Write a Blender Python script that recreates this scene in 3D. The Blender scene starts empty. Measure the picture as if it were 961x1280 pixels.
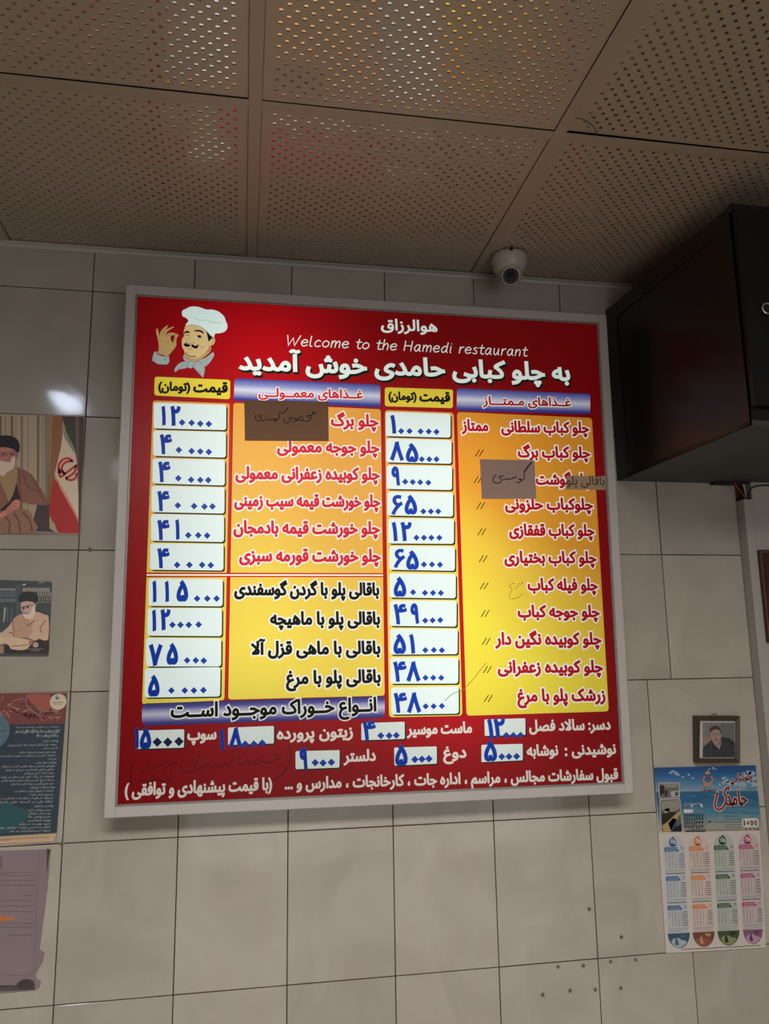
import bpy, bmesh, math, random, unicodedata
from mathutils import Vector, Matrix
from mathutils.geometry import tessellate_polygon
random.seed(7)
C = bpy.context.scene.collection
SC = bpy.context.scene

# ------------------------------------------------------------------ camera
CAM = Vector((0.3893, -1.9704, 1.6055))
A = Matrix(((0.98485113, -0.17275508, -0.01496443),      # world -> camera (x right, y down, z forward)
            (0.01658572, 0.17975190, -0.98357215),
            (0.17260697, 0.96842395, 0.17989413)))
FPX = 992.486
cam = bpy.data.cameras.new('camera'); cam.sensor_fit = 'HORIZONTAL'; cam.sensor_width = 36.0
cam.lens = FPX * 36.0 / 961.0; cam.clip_start = 0.02
co = bpy.data.objects.new('camera', cam); C.objects.link(co)
r3 = Matrix((A[0], -A[1], -A[2])).transposed()
co.matrix_world = Matrix.Translation(CAM) @ r3.to_4x4()
SC.camera = co

# ------------------------------------------------------------------ exposure, world, lights
SC.view_settings.view_transform = 'Standard'; SC.view_settings.look = 'None'
SC.view_settings.gamma = 1.0; SC.view_settings.use_curve_mapping = False
SC.view_settings.exposure = 0.0
SC.cycles.max_bounces = 6; SC.cycles.diffuse_bounces = 3; SC.cycles.glossy_bounces = 3
SC.cycles.transparent_max_bounces = 6
W = bpy.data.worlds.new('world'); SC.world = W; W.use_nodes = True
bg = W.node_tree.nodes['Background']; bg.inputs[0].default_value = (0.75, 0.86, 1.0, 1); bg.inputs[1].default_value = 0.7

def area(name, loc, rot, sx, sy, power, col):
    l = bpy.data.lights.new(name, 'AREA'); l.shape = 'RECTANGLE'; l.size = sx; l.size_y = sy
    l.energy = power; l.color = col
    o = bpy.data.objects.new(name, l); C.objects.link(o); o.location = loc; o.rotation_euler = rot
    return o
# daylight entering through the shop window behind the photographer
area('window_daylight', (1.5, -4.38, 1.05), (math.radians(90), 0, 0), 2.9, 1.9, 13.5, (1.0, 0.86, 0.72))
# unseen lights added behind the photographer; limited spread keeps the upper wall darker
for lx_ in (.0, .45, 1.1):
    l_ = area('added_wall_light', (lx_, -2.35, 2.6), (math.radians(36), 0, 0), .5, .5, 9.2, (1.0, 0.95, 0.87)); l_.data.spread = math.radians(100)

# ------------------------------------------------------------------ helpers
H0 = 2.5265          # height of the uppermost full tile joint
CEIL = 2.64
def lin(c):
    c = c / 255.0
    return c / 12.92 if c <= 0.04045 else ((c + 0.055) / 1.055) ** 2.4
def RGB(r, g, b, k=1.0): return (min(lin(r) * k, 1), min(lin(g) * k, 1), min(lin(b) * k, 1), 1)
def ray(px, py):
    d = Vector(((px - 480.5) / FPX, (py - 640.0) / FPX, 1.0))
    return A.transposed() @ d
class Plane:
    """a flat surface in the room: origin, horizontal axis, vertical axis; n points into the room"""
    def __init__(s, o, ex, ey):
        s.o = Vector(o); s.ex = Vector(ex).normalized(); s.ey = Vector(ey).normalized(); s.n = s.ex.cross(s.ey).normalized()
    def uv(s, px, py):
        d = ray(px, py); t = (s.o - CAM).dot(s.n) / d.dot(s.n)
        q = CAM + d * t - s.o
        return (q.dot(s.ex), q.dot(s.ey))
    def w(s, u, v, h=0.0): return s.o + s.ex * u + s.ey * v + s.n * h
    def shifted(s, h): return Plane(s.o + s.n * h, s.ex, s.ey)

WORLD = {}
def tag(o, label=None, cat=None, group=None, kind=None):
    if label: o['label'] = label
    if cat: o['category'] = cat
    if group: o['group'] = group
    if kind: o['kind'] = kind
    return o
def empty(name, loc=(0, 0, 0), rot=(0, 0, 0), parent=None, **k):
    o = bpy.data.objects.new(name, None); C.objects.link(o); o.empty_display_size = 0.05
    m = Matrix.Translation(Vector(loc)) @ Matrix.Rotation(rot[2], 4, 'Z') @ Matrix.Rotation(rot[1], 4, 'Y') @ Matrix.Rotation(rot[0], 4, 'X')
    o.location = loc; o.rotation_euler = rot; WORLD[o.name] = m
    return tag(o, **k)
def link(name, verts, faces, mats, parent=None, fmat=None, uvs=None, uvs2=None, smooth=False, loc=None):
    """verts in world space; loc = own origin"""
    me = bpy.data.meshes.new(name)
    off = Matrix.Identity(4)
    if parent is not None: off = WORLD[parent.name]
    if loc is None and parent is None:
        loc = sum((Vector(v) for v in verts), Vector()) / max(1, len(verts))
    base = off if loc is None else Matrix.Translation(Vector(loc)) @ Matrix.Rotation(0, 4, 'X')
    inv = base.inverted()
    me.from_pydata([inv @ Vector(v) for v in verts], [], faces)
    if not isinstance(mats, (list, tuple)): mats = [mats]
    for m in mats: me.materials.append(m)
    if fmat: me.polygons.foreach_set('material_index', fmat)
    if uvs:
        l = me.uv_layers.new(name='UVMap'); l2 = me.uv_layers.new(name='plane')
        for lp in me.loops:
            l.data[lp.index].uv = uvs[lp.vertex_index]; l2.data[lp.index].uv = uvs2[lp.vertex_index]
    if smooth: me.polygons.foreach_set('use_smooth', [True] * len(me.polygons))
    me.update()
    o = bpy.data.objects.new(name, me); C.objects.link(o)
    if parent is not None:
        o.parent = parent
        if loc is not None:
            lb = off.inverted() @ base; o.matrix_local = lb
    elif loc is not None: o.location = loc
    WORLD[o.name] = base
    return o

# mesh builder for solids -------------------------------------------------
class MB:
    def __init__(s): s.v = []; s.f = []; s.m = []
    def add(s, vs, fs, m=0):
        b = len(s.v); s.v += [Vector(v) for v in vs]; s.f += [tuple(i + b for i in f) for f in fs]; s.m += [m] * len(fs); return s
    def box(s, x0, x1, y0, y1, z0, z1, bev=0.0, m=0, T=None):
        bm = bmesh.new(); bmesh.ops.create_cube(bm, size=1)
        for v in bm.verts: v.co = Vector(((x0 + x1) / 2 + v.co.x * (x1 - x0), (y0 + y1) / 2 + v.co.y * (y1 - y0), (z0 + z1) / 2 + v.co.z * (z1 - z0)))
        if bev > 0: bmesh.ops.bevel(bm, geom=bm.edges[:], offset=bev, segments=1, affect='EDGES')
        bm.verts.index_update()
        vs = [(T @ v.co) if T else v.co.copy() for v in bm.verts]; fs = [[v.index for v in f.verts] for f in bm.faces]
        bm.free(); return s.add(vs, fs, m)
    def prism(s, poly, z0, z1, m=0):
        n = len(poly); vs = [(x, y, z0) for x, y in poly] + [(x, y, z1) for x, y in poly]
        fs = [tuple(range(n - 1, -1, -1)), tuple(range(n, 2 * n))] + [(i, (i + 1) % n, n + (i + 1) % n, n + i) for i in range(n)]
        return s.add(vs, fs, m)
    def lathe(s, prof, T, seg=32, m=0, cap0=False, cap1=False):
        """prof: list of (radius, height) turned about local Z of T"""
        vs = []; fs = []
        for r, h in prof:
            for k in range(seg):
                a = 2 * math.pi * k / seg; vs.append(T @ Vector((r * math.cos(a), r * math.sin(a), h)))
        for i in range(len(prof) - 1):
            for k in range(seg):
                k2 = (k + 1) % seg; fs.append((i * seg + k, i * seg + k2, (i + 1) * seg + k2, (i + 1) * seg + k))
        if cap0: fs.append(tuple(range(seg - 1, -1, -1)))
        if cap1: fs.append(tuple((len(prof) - 1) * seg + k for k in range(seg)))
        return s.add(vs, fs, m)
    def tube(s, pts, r, seg=8, m=0):
        pts = [Vector(p) for p in pts]; vs = []; fs = []; up = Vector((0.13, 0.3, 0.94))
        for i, p in enumerate(pts):
            t = (pts[min(i + 1, len(pts) - 1)] - pts[max(i - 1, 0)]).normalized()
            a = t.cross(up).normalized(); b = t.cross(a).normalized()
            for k in range(seg):
                an = 2 * math.pi * k / seg; vs.append(p + a * (r * math.cos(an)) + b * (r * math.sin(an)))
        for i in range(len(pts) - 1):
            for k in range(seg):
                k2 = (k + 1) % seg; fs.append((i * seg + k, i * seg + k2, (i + 1) * seg + k2, (i + 1) * seg + k))
        fs.append(tuple(range(seg - 1, -1, -1))); fs.append(tuple((len(pts) - 1) * seg + k for k in range(seg)))
        return s.add(vs, fs, m)
    def build(s, name, mats, parent=None, smooth=False, loc=None):
        return link(name, s.v, s.f, mats, parent, s.m, smooth=smooth, loc=loc)
def align(loc, d):
    d = Vector(d).normalized(); q = d.to_track_quat('Z', 'Y'); return Matrix.Translation(Vector(loc)) @ q.to_matrix().to_4x4()
def spline(pts, n=4, closed=False):
    P = [Vector((p[0], p[1])) for p in pts]; out = []; N = len(P)
    rng = N if closed else N - 1
    for i in range(rng):
        if closed: a, b, c, d = P[(i - 1) % N], P[i], P[(i + 1) % N], P[(i + 2) % N]
        else: a, b, c, d = P[max(i - 1, 0)], P[i], P[i + 1], P[min(i + 2, N - 1)]
        for k in range(n):
            t = k / n
            out.append(0.5 * ((2 * b) + (c - a) * t + (2 * a - 5 * b + 4 * c - d) * t * t + (3 * b - a - 3 * c + d) * t ** 3))
    if not closed: out.append(P[-1])
    return [(q.x, q.y) for q in out]

# ------------------------------------------------------------------ writing: joined Persian forms from the built-in font
FORMS = {}
for cp in list(range(0xFB50, 0xFE00)) + list(range(0xFE70, 0xFF00)):
    d = unicodedata.decomposition(chr(cp)).split()
    if len(d) >= 2 and d[0] in ('<isolated>', '<final>', '<initial>', '<medial>'):
        FORMS.setdefault(''.join(chr(int(x, 16)) for x in d[1:]), {})[d[0][1:-1]] = chr(cp)
def shape(s):
    out = []; n = len(s); i = 0; prevj = False
    f = lambda c: FORMS.get(c, {})
    while i < n:
        c = s[i]
        if c == 'ل' and i + 1 < n and s[i + 1] in 'اآ':
            fm = f(c + s[i + 1]); out.append(fm['final'] if prevj else fm['isolated']); prevj = False; i += 2; continue
        nx = s[i + 1] if i + 1 < n else ''
        jn = (c == '\u0640' or 'initial' in f(c)) and nx != '' and (nx == '\u0640' or 'final' in f(nx))
        fm = f(c)
        if c == '\u0640' or not fm: out.append(c)
        else: out.append(fm.get('medial' if prevj and jn else 'final' if prevj else 'initial' if jn else 'isolated', c))
        prevj = jn; i += 1
    r = out[::-1]; t = []; k = 0
    while k < len(r):
        if r[k].isdigit():
            j = k
            while j < len(r) and r[j].isdigit(): j += 1
            t += r[k:j][::-1]; k = j
        else: t.append({'(': ')', ')': '('}.get(r[k], r[k])); k += 1
    return ''.join(t)
GLY = {}
def contours(s, res=3):
    """closed outlines of a line of type, in em units, baseline at 0"""
    key = (s, res)
    if key in GLY: return GLY[key]
    c = bpy.data.curves.new('type', 'FONT'); c.body = s; c.size = 1.0; c.resolution_u = res
    o = bpy.data.objects.new('type', c); C.objects.link(o)
    dg = bpy.context.evaluated_depsgraph_get()
    cu = o.evaluated_get(dg).to_curve(dg, apply_modifiers=False)
    out = []
    for sp in cu.splines:
        bp = sp.bezier_points; n = len(bp); L = []
        if n:
            for i in range(n):
                a = bp[i]; b = bp[(i + 1) % n]; p0, p1, p2, p3 = a.co, a.handle_right, b.handle_left, b.co
                straight = (p1 - p0).cross(p3 - p0).length < 1e-6 and (p2 - p0).cross(p3 - p0).length < 1e-6
                for k in range(1 if straight else res):
                    t = k / res; q = p0 * (1 - t) ** 3 + p1 * 3 * t * (1 - t) ** 2 + p2 * 3 * t * t * (1 - t) + p3 * t ** 3
                    L.append((q.x, q.y))
        else: L = [(p.co.x, p.co.y) for p in sp.points]
        M = []
        for q in L:
            if not M or (abs(q[0] - M[-1][0]) + abs(q[1] - M[-1][1])) > 1e-4: M.append(q)
        if len(M) > 2: out.append(M)
    o.to_curve_clear(); bpy.data.objects.remove(o); bpy.data.curves.remove(c)
    GLY[key] = out
    return out
def sarea(L): return 0.5 * sum(L[i][0] * L[(i + 1) % len(L)][1] - L[(i + 1) % len(L)][0] * L[i][1] for i in range(len(L)))
def inside(p, L):
    r = False; x, y = p; j = len(L) - 1
    for i in range(len(L)):
        if (L[i][1] > y) != (L[j][1] > y) and x < (L[j][0] - L[i][0]) * (y - L[i][1]) / (L[j][1] - L[i][1]) + L[i][0]: r = not r
        j = i
    return r

class Art:
    """flat coloured shapes on a Plane, each layer a hair proud of the last, joined into one mesh"""
    STEP = 0.0003
    def __init__(s, plane, org=(0, 0), sc=1.0):
        s.P = plane; s.org = org; s.sc = sc; s.v = []; s.uv = []; s.uv2 = []; s.f = []; s.m = []; s.mats = []
    def at(s, org, sc): s.org = org; s.sc = sc; return s
    def q(s, p):
        return s.P.uv(s.org[0] + p[0] / s.sc, s.org[1] + p[1] / s.sc)
    def mi(s, mat):
        if mat not in s.mats: s.mats.append(mat)
        return s.mats.index(mat)
    def tris(s, uv, fs, mat, layer, st=None):
        b = len(s.v); h = layer * Art.STEP
        for i, (u, v) in enumerate(uv):
            s.v.append(s.P.w(u, v, h)); s.uv2.append((u, v)); s.uv.append(st[i] if st else (u, v))
        k = s.mi(mat)
        for f in fs:
            a, b_, c = uv[f[0]], uv[f[1]], uv[f[2]]
            if (b_[0] - a[0]) * (c[1] - a[1]) - (b_[1] - a[1]) * (c[0] - a[0]) < 0: f = f[::-1]
            s.f.append(tuple(i + b for i in f)); s.m.append(k)
    def fill(s, uv, mat, layer, holes=(), st=None):
        loops = [uv] + list(holes); flat = [p for l in loops for p in l]
        t = tessellate_polygon([[Vector((p[0], p[1], 0)) for p in l] for l in loops])
        s.tris(flat, [tuple(x) for x in t], mat, layer, st)
    def poly(s, pts, mat, layer, smooth=0):
        if smooth: pts = spline(pts, smooth, True)
        s.fill([s.q(p) for p in pts], mat, layer)
    def ribbon(s, uv, wid, mat, layer, closed=False, cap=True):
        n = len(uv); P = [Vector(p) for p in uv]; Lf = []; Rt = []
        for i in range(n):
            a = P[(i - 1) % n] if (closed or i > 0) else P[i]; b = P[(i + 1) % n] if (closed or i < n - 1) else P[i]
            d1 = (P[i] - a); d2 = (b - P[i])
            d1 = d1.normalized() if d1.length > 1e-9 else d2.normalized(); d2 = d2.normalized() if d2.length > 1e-9 else d1
            n1 = Vector((-d1.y, d1.x)); n2 = Vector((-d2.y, d2.x)); m = n1 + n2
            if m.length < 1e-6: m = n1
            m.normalize(); k = 1.0 / max(0.55, m.dot(n1)); m = m * (wid * 0.5 * k)
            Lf.append(P[i] + m); Rt.append(P[i] - m)
        vs = [(p.x, p.y) for p in Lf + Rt]; fs = []
        for i in range(n if closed else n - 1):
            j = (i + 1) % n; fs += [(i, n + i, n + j), (i, n + j, j)]
        s.tris(vs, fs, mat, layer)
        if cap and not closed:
            for p in (P[0], P[-1]): s.disc_uv(p, wid * 0.5, mat, layer, 8)
    def stroke(s, pts, wpx, mat, layer, smooth=3, closed=False):
        if smooth and len(pts) > 2: pts = spline(pts, smooth, closed)
        uv = [s.q(p) for p in pts]
        a = s.q(pts[0]); b = s.q((pts[0][0] + s.sc * 10, pts[0][1])); k = math.hypot(b[0] - a[0], b[1] - a[1]) / 10
        s.ribbon(uv, wpx * k, mat, layer, closed)
    def disc_uv(s, c, r, mat, layer, n=16, ry=None):
        ry = ry or r; vs = [(c[0], c[1])] + [(c[0] + r * math.cos(2 * math.pi * i / n), c[1] + ry * math.sin(2 * math.pi * i / n)) for i in range(n)]
        s.tris(vs, [(0, 1 + i, 1 + (i + 1) % n) for i in range(n)], mat, layer)
    def disc(s, c, rpx, mat, layer, n=20, ry=None):
        a = s.q(c); b = s.q((c[0] + s.sc * 10, c[1])); k = math.hypot(b[0] - a[0], b[1] - a[1]) / 10
        s.disc_uv(a, rpx * k, mat, layer, n, ry * k if ry else None)
    def quad(s, c4, mat, layer, rad=0.0, nx=1):
        """c4: TL TR BR BL in picture coordinates of the plane's photo; rad in metres"""
        TL, TR, BR, BL = [Vector(s.q(p)) for p in c4]
        W_ = (TR - TL).length; H_ = (TL - BL).length
        if rad <= 0: prm = [(0, 0), (1, 0), (1, 1), (0, 1)]
        else:
            rx = min(rad / W_, .5); ry = min(rad / H_, .5); prm = []
            for cx, cy, a0 in ((rx, ry, 180), (1 - rx, ry, 270), (1 - rx, 1 - ry, 0), (rx, 1 - ry, 90)):
                for k in range(5):
                    a = math.radians(a0 + k * 22.5); prm.append((cx + rx * math.cos(a), cy + ry * math.sin(a)))
        bil = lambda x, y: tuple((BL * (1 - x) + BR * x) * (1 - y) + (TL * (1 - x) + TR * x) * y)
        n = len(prm); st = [(0.5, 0.5)] + prm
        s.tris([bil(*p) for p in st], [(0, 1 + i, 1 + (i + 1) % n) for i in range(n)], mat, layer, st)
    def text_uv(s, txt, x0, x1, yb, em, mat, layer, bold=0.0, res=3, slope=0.0, raw=False, align_ink=True, shear=0.0):
        """fit the ink of one line between x0 and x1 (metres), baseline yb, em height"""
        L = contours(txt if raw else shape(txt), res)
        if not L: return
        a = min(p[0] for l in L for p in l); b = max(p[0] for l in L for p in l); kx = (x1 - x0) / (b - a)
        T = lambda p: (x0 + (p[0] + shear * p[1] - a) * kx, yb + slope * ((p[0] - a) * kx) + p[1] * em)
        LL = [[T(p) for p in l] for l in L]
        # outlines inside an odd number of same-glyph outlines of opposite winding are holes
        big = max(LL, key=lambda l: abs(sarea(l))); sg = 1 if sarea(big) > 0 else -1
        outer = [l for l in LL if sarea(l) * sg > 0]; inner = [l for l in LL if sarea(l) * sg <= 0]
        hol = {i: [] for i in range(len(outer))}
        for h in inner:
            c = [i for i, l in enumerate(outer) if inside(h[0], l)]
            for i in c: hol[i].append(h)
        for i, l in enumerate(outer): s.fill(l, mat, layer, hol[i])
        if bold > 0:
            for l in LL: s.ribbon(l, bold * 2, mat, layer, True)
    def text(s, txt, pr, pl, em, mat, layer, bold=0.0, **k):
        """pr / pl: right and left end of the ink on the baseline, picture coordinates; em in metres"""
        R = s.q(pr); L = s.q(pl); sl = (R[1] - L[1]) / (R[0] - L[0])
        s.text_uv(txt, L[0], R[0], L[1], em, mat, layer, bold, slope=sl, **k)
    def build(s, name, parent=None, **k):
        o = link(name, s.v, s.f, s.mats, parent, s.m, s.uv, s.uv2)
        return tag(o, **k)

# ------------------------------------------------------------------ materials
def mat_base(name):
    m = bpy.data.materials.new(name); m.use_nodes = True; nt = m.node_tree
    return m, nt, nt.nodes['Principled BSDF']
def N(nt, t, **k):
    n = nt.nodes.new(t)
    for a, b in k.items(): setattr(n, a, b)
    return n
def plain(name, col, rough=0.5, metal=0.0, spec=0.5, noise=0.0, nscale=20.0, bump=0.0, bscale=60.0, bdist=0.001, coat=0.0, coatr=0.1):
    m, nt, b = mat_base(name); b.inputs['Roughness'].default_value = rough; b.inputs['Metallic'].default_value = metal
    b.inputs['Specular IOR Level'].default_value = spec; b.inputs['Base Color'].default_value = col
    b.inputs['Coat Weight'].default_value = coat; b.inputs['Coat Roughness'].default_value = coatr
    tc = N(nt, 'ShaderNodeTexCoord')
    if noise > 0:
        ns = N(nt, 'ShaderNodeTexNoise'); ns.inputs['Scale'].default_value = nscale; ns.inputs['Detail'].default_value = 5
        nt.links.new(tc.outputs['Object'], ns.inputs['Vector'])
        mx = N(nt, 'ShaderNodeMix', data_type='RGBA'); mx.inputs[6].default_value = tuple(c * (1 - noise) for c in col[:3]) + (1,)
        mx.inputs[7].default_value = tuple(min(1, c * (1 + noise)) for c in col[:3]) + (1,)
        nt.links.new(ns.outputs['Fac'], mx.inputs[0]); nt.links.new(mx.outputs[2], b.inputs['Base Color'])
    if bump > 0:
        n2 = N(nt, 'ShaderNodeTexNoise'); n2.inputs['Scale'].default_value = bscale; n2.inputs['Detail'].default_value = 3
        bp = N(nt, 'ShaderNodeBump'); bp.inputs['Strength'].default_value = bump; bp.inputs['Distance'].default_value = bdist
        nt.links.new(tc.outputs['Object'], n2.inputs['Vector']); nt.links.new(n2.outputs['Fac'], bp.inputs['Height']); nt.links.new(bp.outputs['Normal'], b.inputs['Normal'])
    return m

def wall_tile_mat():
    m, nt, b = mat_base('glazed_wall_tile'); L = nt.links
    g = N(nt, 'ShaderNodeNewGeometry'); oi = N(nt, 'ShaderNodeObjectInfo')
    n1 = N(nt, 'ShaderNodeTexNoise'); n1.inputs['Scale'].default_value = 5.5; n1.inputs['Detail'].default_value = 8; n1.inputs['Distortion'].default_value = 1.2
    L.new(g.outputs['Position'], n1.inputs['Vector'])
    cr = N(nt, 'ShaderNodeValToRGB'); cr.color_ramp.elements[0].position = 0.35; cr.color_ramp.elements[1].position = 0.66
    cr.color_ramp.elements[0].color = (0.47, 0.425, 0.365, 1); cr.color_ramp.elements[1].color = (0.54, 0.495, 0.43, 1)
    L.new(n1.outputs['Fac'], cr.inputs[0])
    mp = N(nt, 'ShaderNodeMapRange'); mp.inputs['To Min'].default_value = 0.93; mp.inputs['To Max'].default_value = 1.05
    L.new(oi.outputs['Random'], mp.inputs['Value'])
    mx = N(nt, 'ShaderNodeMix', data_type='RGBA', blend_type='MULTIPLY'); mx.inputs[0].default_value = 1
    cc = N(nt, 'ShaderNodeCombineColor'); [L.new(mp.outputs[0], cc.inputs[i]) for i in range(3)]
    L.new(cr.outputs[0], mx.inputs[6]); L.new(cc.outputs[0], mx.inputs[7]); L.new(mx.outputs[2], b.inputs['Base Color'])
    b.inputs['Roughness'].default_value = 0.09; b.inputs['Specular IOR Level'].default_value = 0.5
    n2 = N(nt, 'ShaderNodeTexNoise'); n2.inputs['Scale'].default_value = 14; n2.inputs['Detail'].default_value = 2
    bp = N(nt, 'ShaderNodeBump'); bp.inputs['Strength'].default_value = 0.3; bp.inputs['Distance'].default_value = 0.0016
    L.new(g.outputs['Position'], n2.inputs['Vector']); L.new(n2.outputs['Fac'], bp.inputs['Height']); L.new(bp.outputs['Normal'], b.inputs['Normal'])
    return m
M_TILE = wall_tile_mat()
M_GROUT = plain('brown_grout', RGB(62, 50, 40, 1), 0.9)
M_CEILP = plain('cream_ceiling_panel', (0.43, 0.345, 0.27, 1), 0.33, spec=0.55, noise=0.05, nscale=6, bump=0.12, bscale=7, bdist=0.004)
M_HOLE = plain('perforation_side', (0.10, 0.08, 0.065, 1), 0.6)
M_FOIL = plain('foil_backing', (0.86, 0.80, 0.70, 1), 0.09, metal=1.0, bump=0.1, bscale=5, bdist=0.003)
M_BAR = plain('cream_ceiling_bar', (0.40, 0.325, 0.255, 1), 0.38, noise=0.04)
M_DARK = plain('dark_gap', (0.02, 0.016, 0.013, 1), 0.9)
M_PLASTER = plain('grey_plaster', (0.50, 0.475, 0.435, 1), 0.75, noise=0.05, nscale=8)
M_FLOOR = plain('beige_floor_tile', (0.42, 0.39, 0.34, 1), 0.4, noise=0.1, nscale=4)
M_ALU = plain('white_aluminium', (0.56, 0.52, 0.50, 1), 0.35, metal=0.0, noise=0.06, nscale=9, bump=0.05, bscale=80)
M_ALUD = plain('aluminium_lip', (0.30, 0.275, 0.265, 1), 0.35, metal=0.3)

# ------------------------------------------------------------------ the room
def struct(mb, name, mats, **k): return tag(mb.build(name, mats, **k), kind='structure')
XL, XR, YB = -1.7, 3.3, -4.4
struct(MB().box(XL - .1, XR + .1, YB - .1, .15, -.1, 0), 'floor', M_FLOOR)
struct(MB().box(XL - .1, XL, YB - .1, .15, 0, 2.9), 'wall_left', M_PLASTER)
struct(MB().box(XR, XR + .1, YB - .1, .15, 0, 2.9), 'wall_right', M_PLASTER)
fb = MB(); fb.box(XL, 0.0, YB - .1, YB, 0, 2.75); fb.box(3.0, XR, YB - .1, YB, 0, 2.75); fb.box(0.0, 3.0, YB - .1, YB, 2.05, 2.75); fb.box(0.0, 3.0, YB - .1, YB, 0, .1)
struct(fb, 'wall_front', M_PLASTER)
wf = MB()
for x in (0.02, 0.98, 1.96, 2.94): wf.box(x - .025, x + .035, YB - .08, YB - .03, .1, 2.05, .004)
wf.box(0.0, 3.0, YB - .08, YB - .03, .1, .15, .004); wf.box(0.0, 3.0, YB - .08, YB - .03, 2.0, 2.05, .004)
struct(wf, 'window_1', M_ALU)

# back wall: grout bed with single glazed tiles
wb = MB().box(XL, XR, .003, .12, 0, 2.9)
wall = link('wall_back', wb.v, wb.f, [M_GROUT], loc=(0, 0, 0)); tag(wall, kind='structure')
PX = 1.738
cols = [XL] + [0.25 * c for c in range(-6, 7)] + [PX]
rows = [0.0] + [H0 - 0.3297 * k for k in range(7, -1, -1)] + [CEIL + .006]
tile_mesh = {}
def tile(x0, x1, z0, z1):
    g = 0.0012; w = x1 - x0 - 2 * g; h = z1 - z0 - 2 * g; key = (round(w, 4), round(h, 4))
    if key not in tile_mesh:
        c = 0.0011; hw, hh = w / 2, h / 2
        vs = [(-hw, .006, -hh), (hw, .006, -hh), (hw, .006, hh), (-hw, .006, hh), (-hw, .0008, -hh), (hw, .0008, -hh), (hw, .0008, hh), (-hw, .0008, hh),
              (-hw + c, 0, -hh + c), (hw - c, 0, -hh + c), (hw - c, 0, hh - c), (-hw + c, 0, hh - c)]
        fs = [(8, 9, 10, 11)] + [(a, (a + 1) % 4, 4 + (a + 1) % 4, 4 + a) for a in range(4)] + [(4 + a, 4 + (a + 1) % 4, 8 + (a + 1) % 4, 8 + a) for a in range(4)]
        me = bpy.data.meshes.new('tile'); me.from_pydata(vs, [], fs); me.materials.append(M_TILE); tile_mesh[key] = me
    o = bpy.data.objects.new('tile', tile_mesh[key]); C.objects.link(o); o.parent = wall
    o.location = ((x0 + x1) / 2, random.uniform(0, .0006), (z0 + z1) / 2)
    o.rotation_euler = (random.uniform(-.0025, .0025), 0, random.uniform(-.0025, .0025))
    return o
for ri in range(len(rows) - 1):
    for ci in range(len(cols) - 1):
        x0, x1 = cols[ci], cols[ci + 1]
        if ri == 4 and abs(x1 - 1.5) < .01: x1 = 1.431          # a narrower cut tile beside the calendar
        if ri == 4 and abs(x0 - 1.5) < .01: x0 = 1.431
        if rows[ri + 1] < H0 - 2.4: continue
        tile(x0, x1, rows[ri], rows[ri + 1])
# pilaster in the right corner of the tiled wall, with a notch for cables
WP = Plane((0, 0, 0), (1, 0, 0), (0, 0, 1))
pil_top = WP.shifted(.032).uv(933, 624)[1]
struct(MB().box(PX, 1.765, -.032, .003, 0, pil_top, .001).box(1.765, XR, -.032, .003, 0, 2.0675, .001), 'pilaster', M_PLASTER)

# ceiling: slab above, exposed bars, perforated panels
cl = MB().box(XL, XR, YB, .12, CEIL + .03, CEIL + .12)
ceil = link('ceiling', cl.v, cl.f, [M_DARK], loc=(0, 0, 0)); tag(ceil, kind='structure')
PITCH = 0.6065; BX = 0.395; BY = -0.607
xs = [BX + PITCH * k for k in range(-3, 5)]; ys = [BY - PITCH * k for k in range(0, 7)]
def perforated(w, d, perf=True):
    """panel seen from below with staggered square holes and a foil sheet behind them"""
    a = 0.0265; cw = a; ch = a / 2; hs = 0.0031
    nx = int((w - .018) / cw); ny = int((d - .012) / ch)
    vs = []; fs = []; ms = []
    def V(x, y, z): vs.append((x, y, z)); return len(vs) - 1
    def Q(p, m):
        b = len(vs); vs.extend(p); fs.append((b, b + 1, b + 2, b + 3)); ms.append(m)
    x0 = -nx * cw / 2; y0 = -ny * ch / 2; hw, hd = w / 2, d / 2
    def strip(ax, bx, ay, by, z=0): Q([(ax, ay, z), (ax, by, z), (bx, by, z), (bx, ay, z)], 0)
    strip(-hw, hw, -hd, y0); strip(-hw, hw, -y0, hd)
    for j in range(ny):
        sh = (cw / 2) * (j % 2); n = nx - (j % 2)
        ya = y0 + j * ch; yb = ya + ch; xa = x0 + sh
        strip(-hw, xa, ya, yb); strip(xa + n * cw, hw, ya, yb)
        for i in range(n):
            ax = xa + i * cw; bx = ax + cw; cx = (ax + bx) / 2; cy = (ya + yb) / 2
            l, r, f, k = cx - hs, cx + hs, cy - hs, cy + hs
            b = len(vs)
            vs.extend([(ax, ya, 0), (bx, ya, 0), (bx, yb, 0), (ax, yb, 0), (l, f, 0), (r, f, 0), (r, k, 0), (l, k, 0), (l, f, .0011), (r, f, .0011), (r, k, .0011), (l, k, .0011)])
            for e in range(4):
                e2 = (e + 1) % 4
                fs.append((b + e, b + 4 + e, b + 4 + e2, b + e2)); ms.append(0)
                fs.append((b + 4 + e, b + 8 + e, b + 8 + e2, b + 4 + e2)); ms.append(1)
            fs.append((b + 8, b + 11, b + 10, b + 9)); ms.append(2)
    # folded edge
    b = len(vs); vs.extend([(-hw, -hd, 0), (hw, -hd, 0), (hw, hd, 0), (-hw, hd, 0), (-hw, -hd, .012), (hw, -hd, .012), (hw, hd, .012), (-hw, hd, .012)])
    for e in range(4): fs.append((b + e, b + (e + 1) % 4, b + 4 + (e + 1) % 4, b + 4 + e)); ms.append(0)
    me = bpy.data.meshes.new('ceiling_panel'); me.from_pydata(vs, [], fs)
    for m in (M_CEILP, M_HOLE, M_FOIL): me.materials.append(m)
    me.polygons.foreach_set('material_index', ms); me.update(); return me
PM = perforated(.580, .580); PM1 = perforated(.580, .582)
ylines = [0.0] + ys
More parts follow.
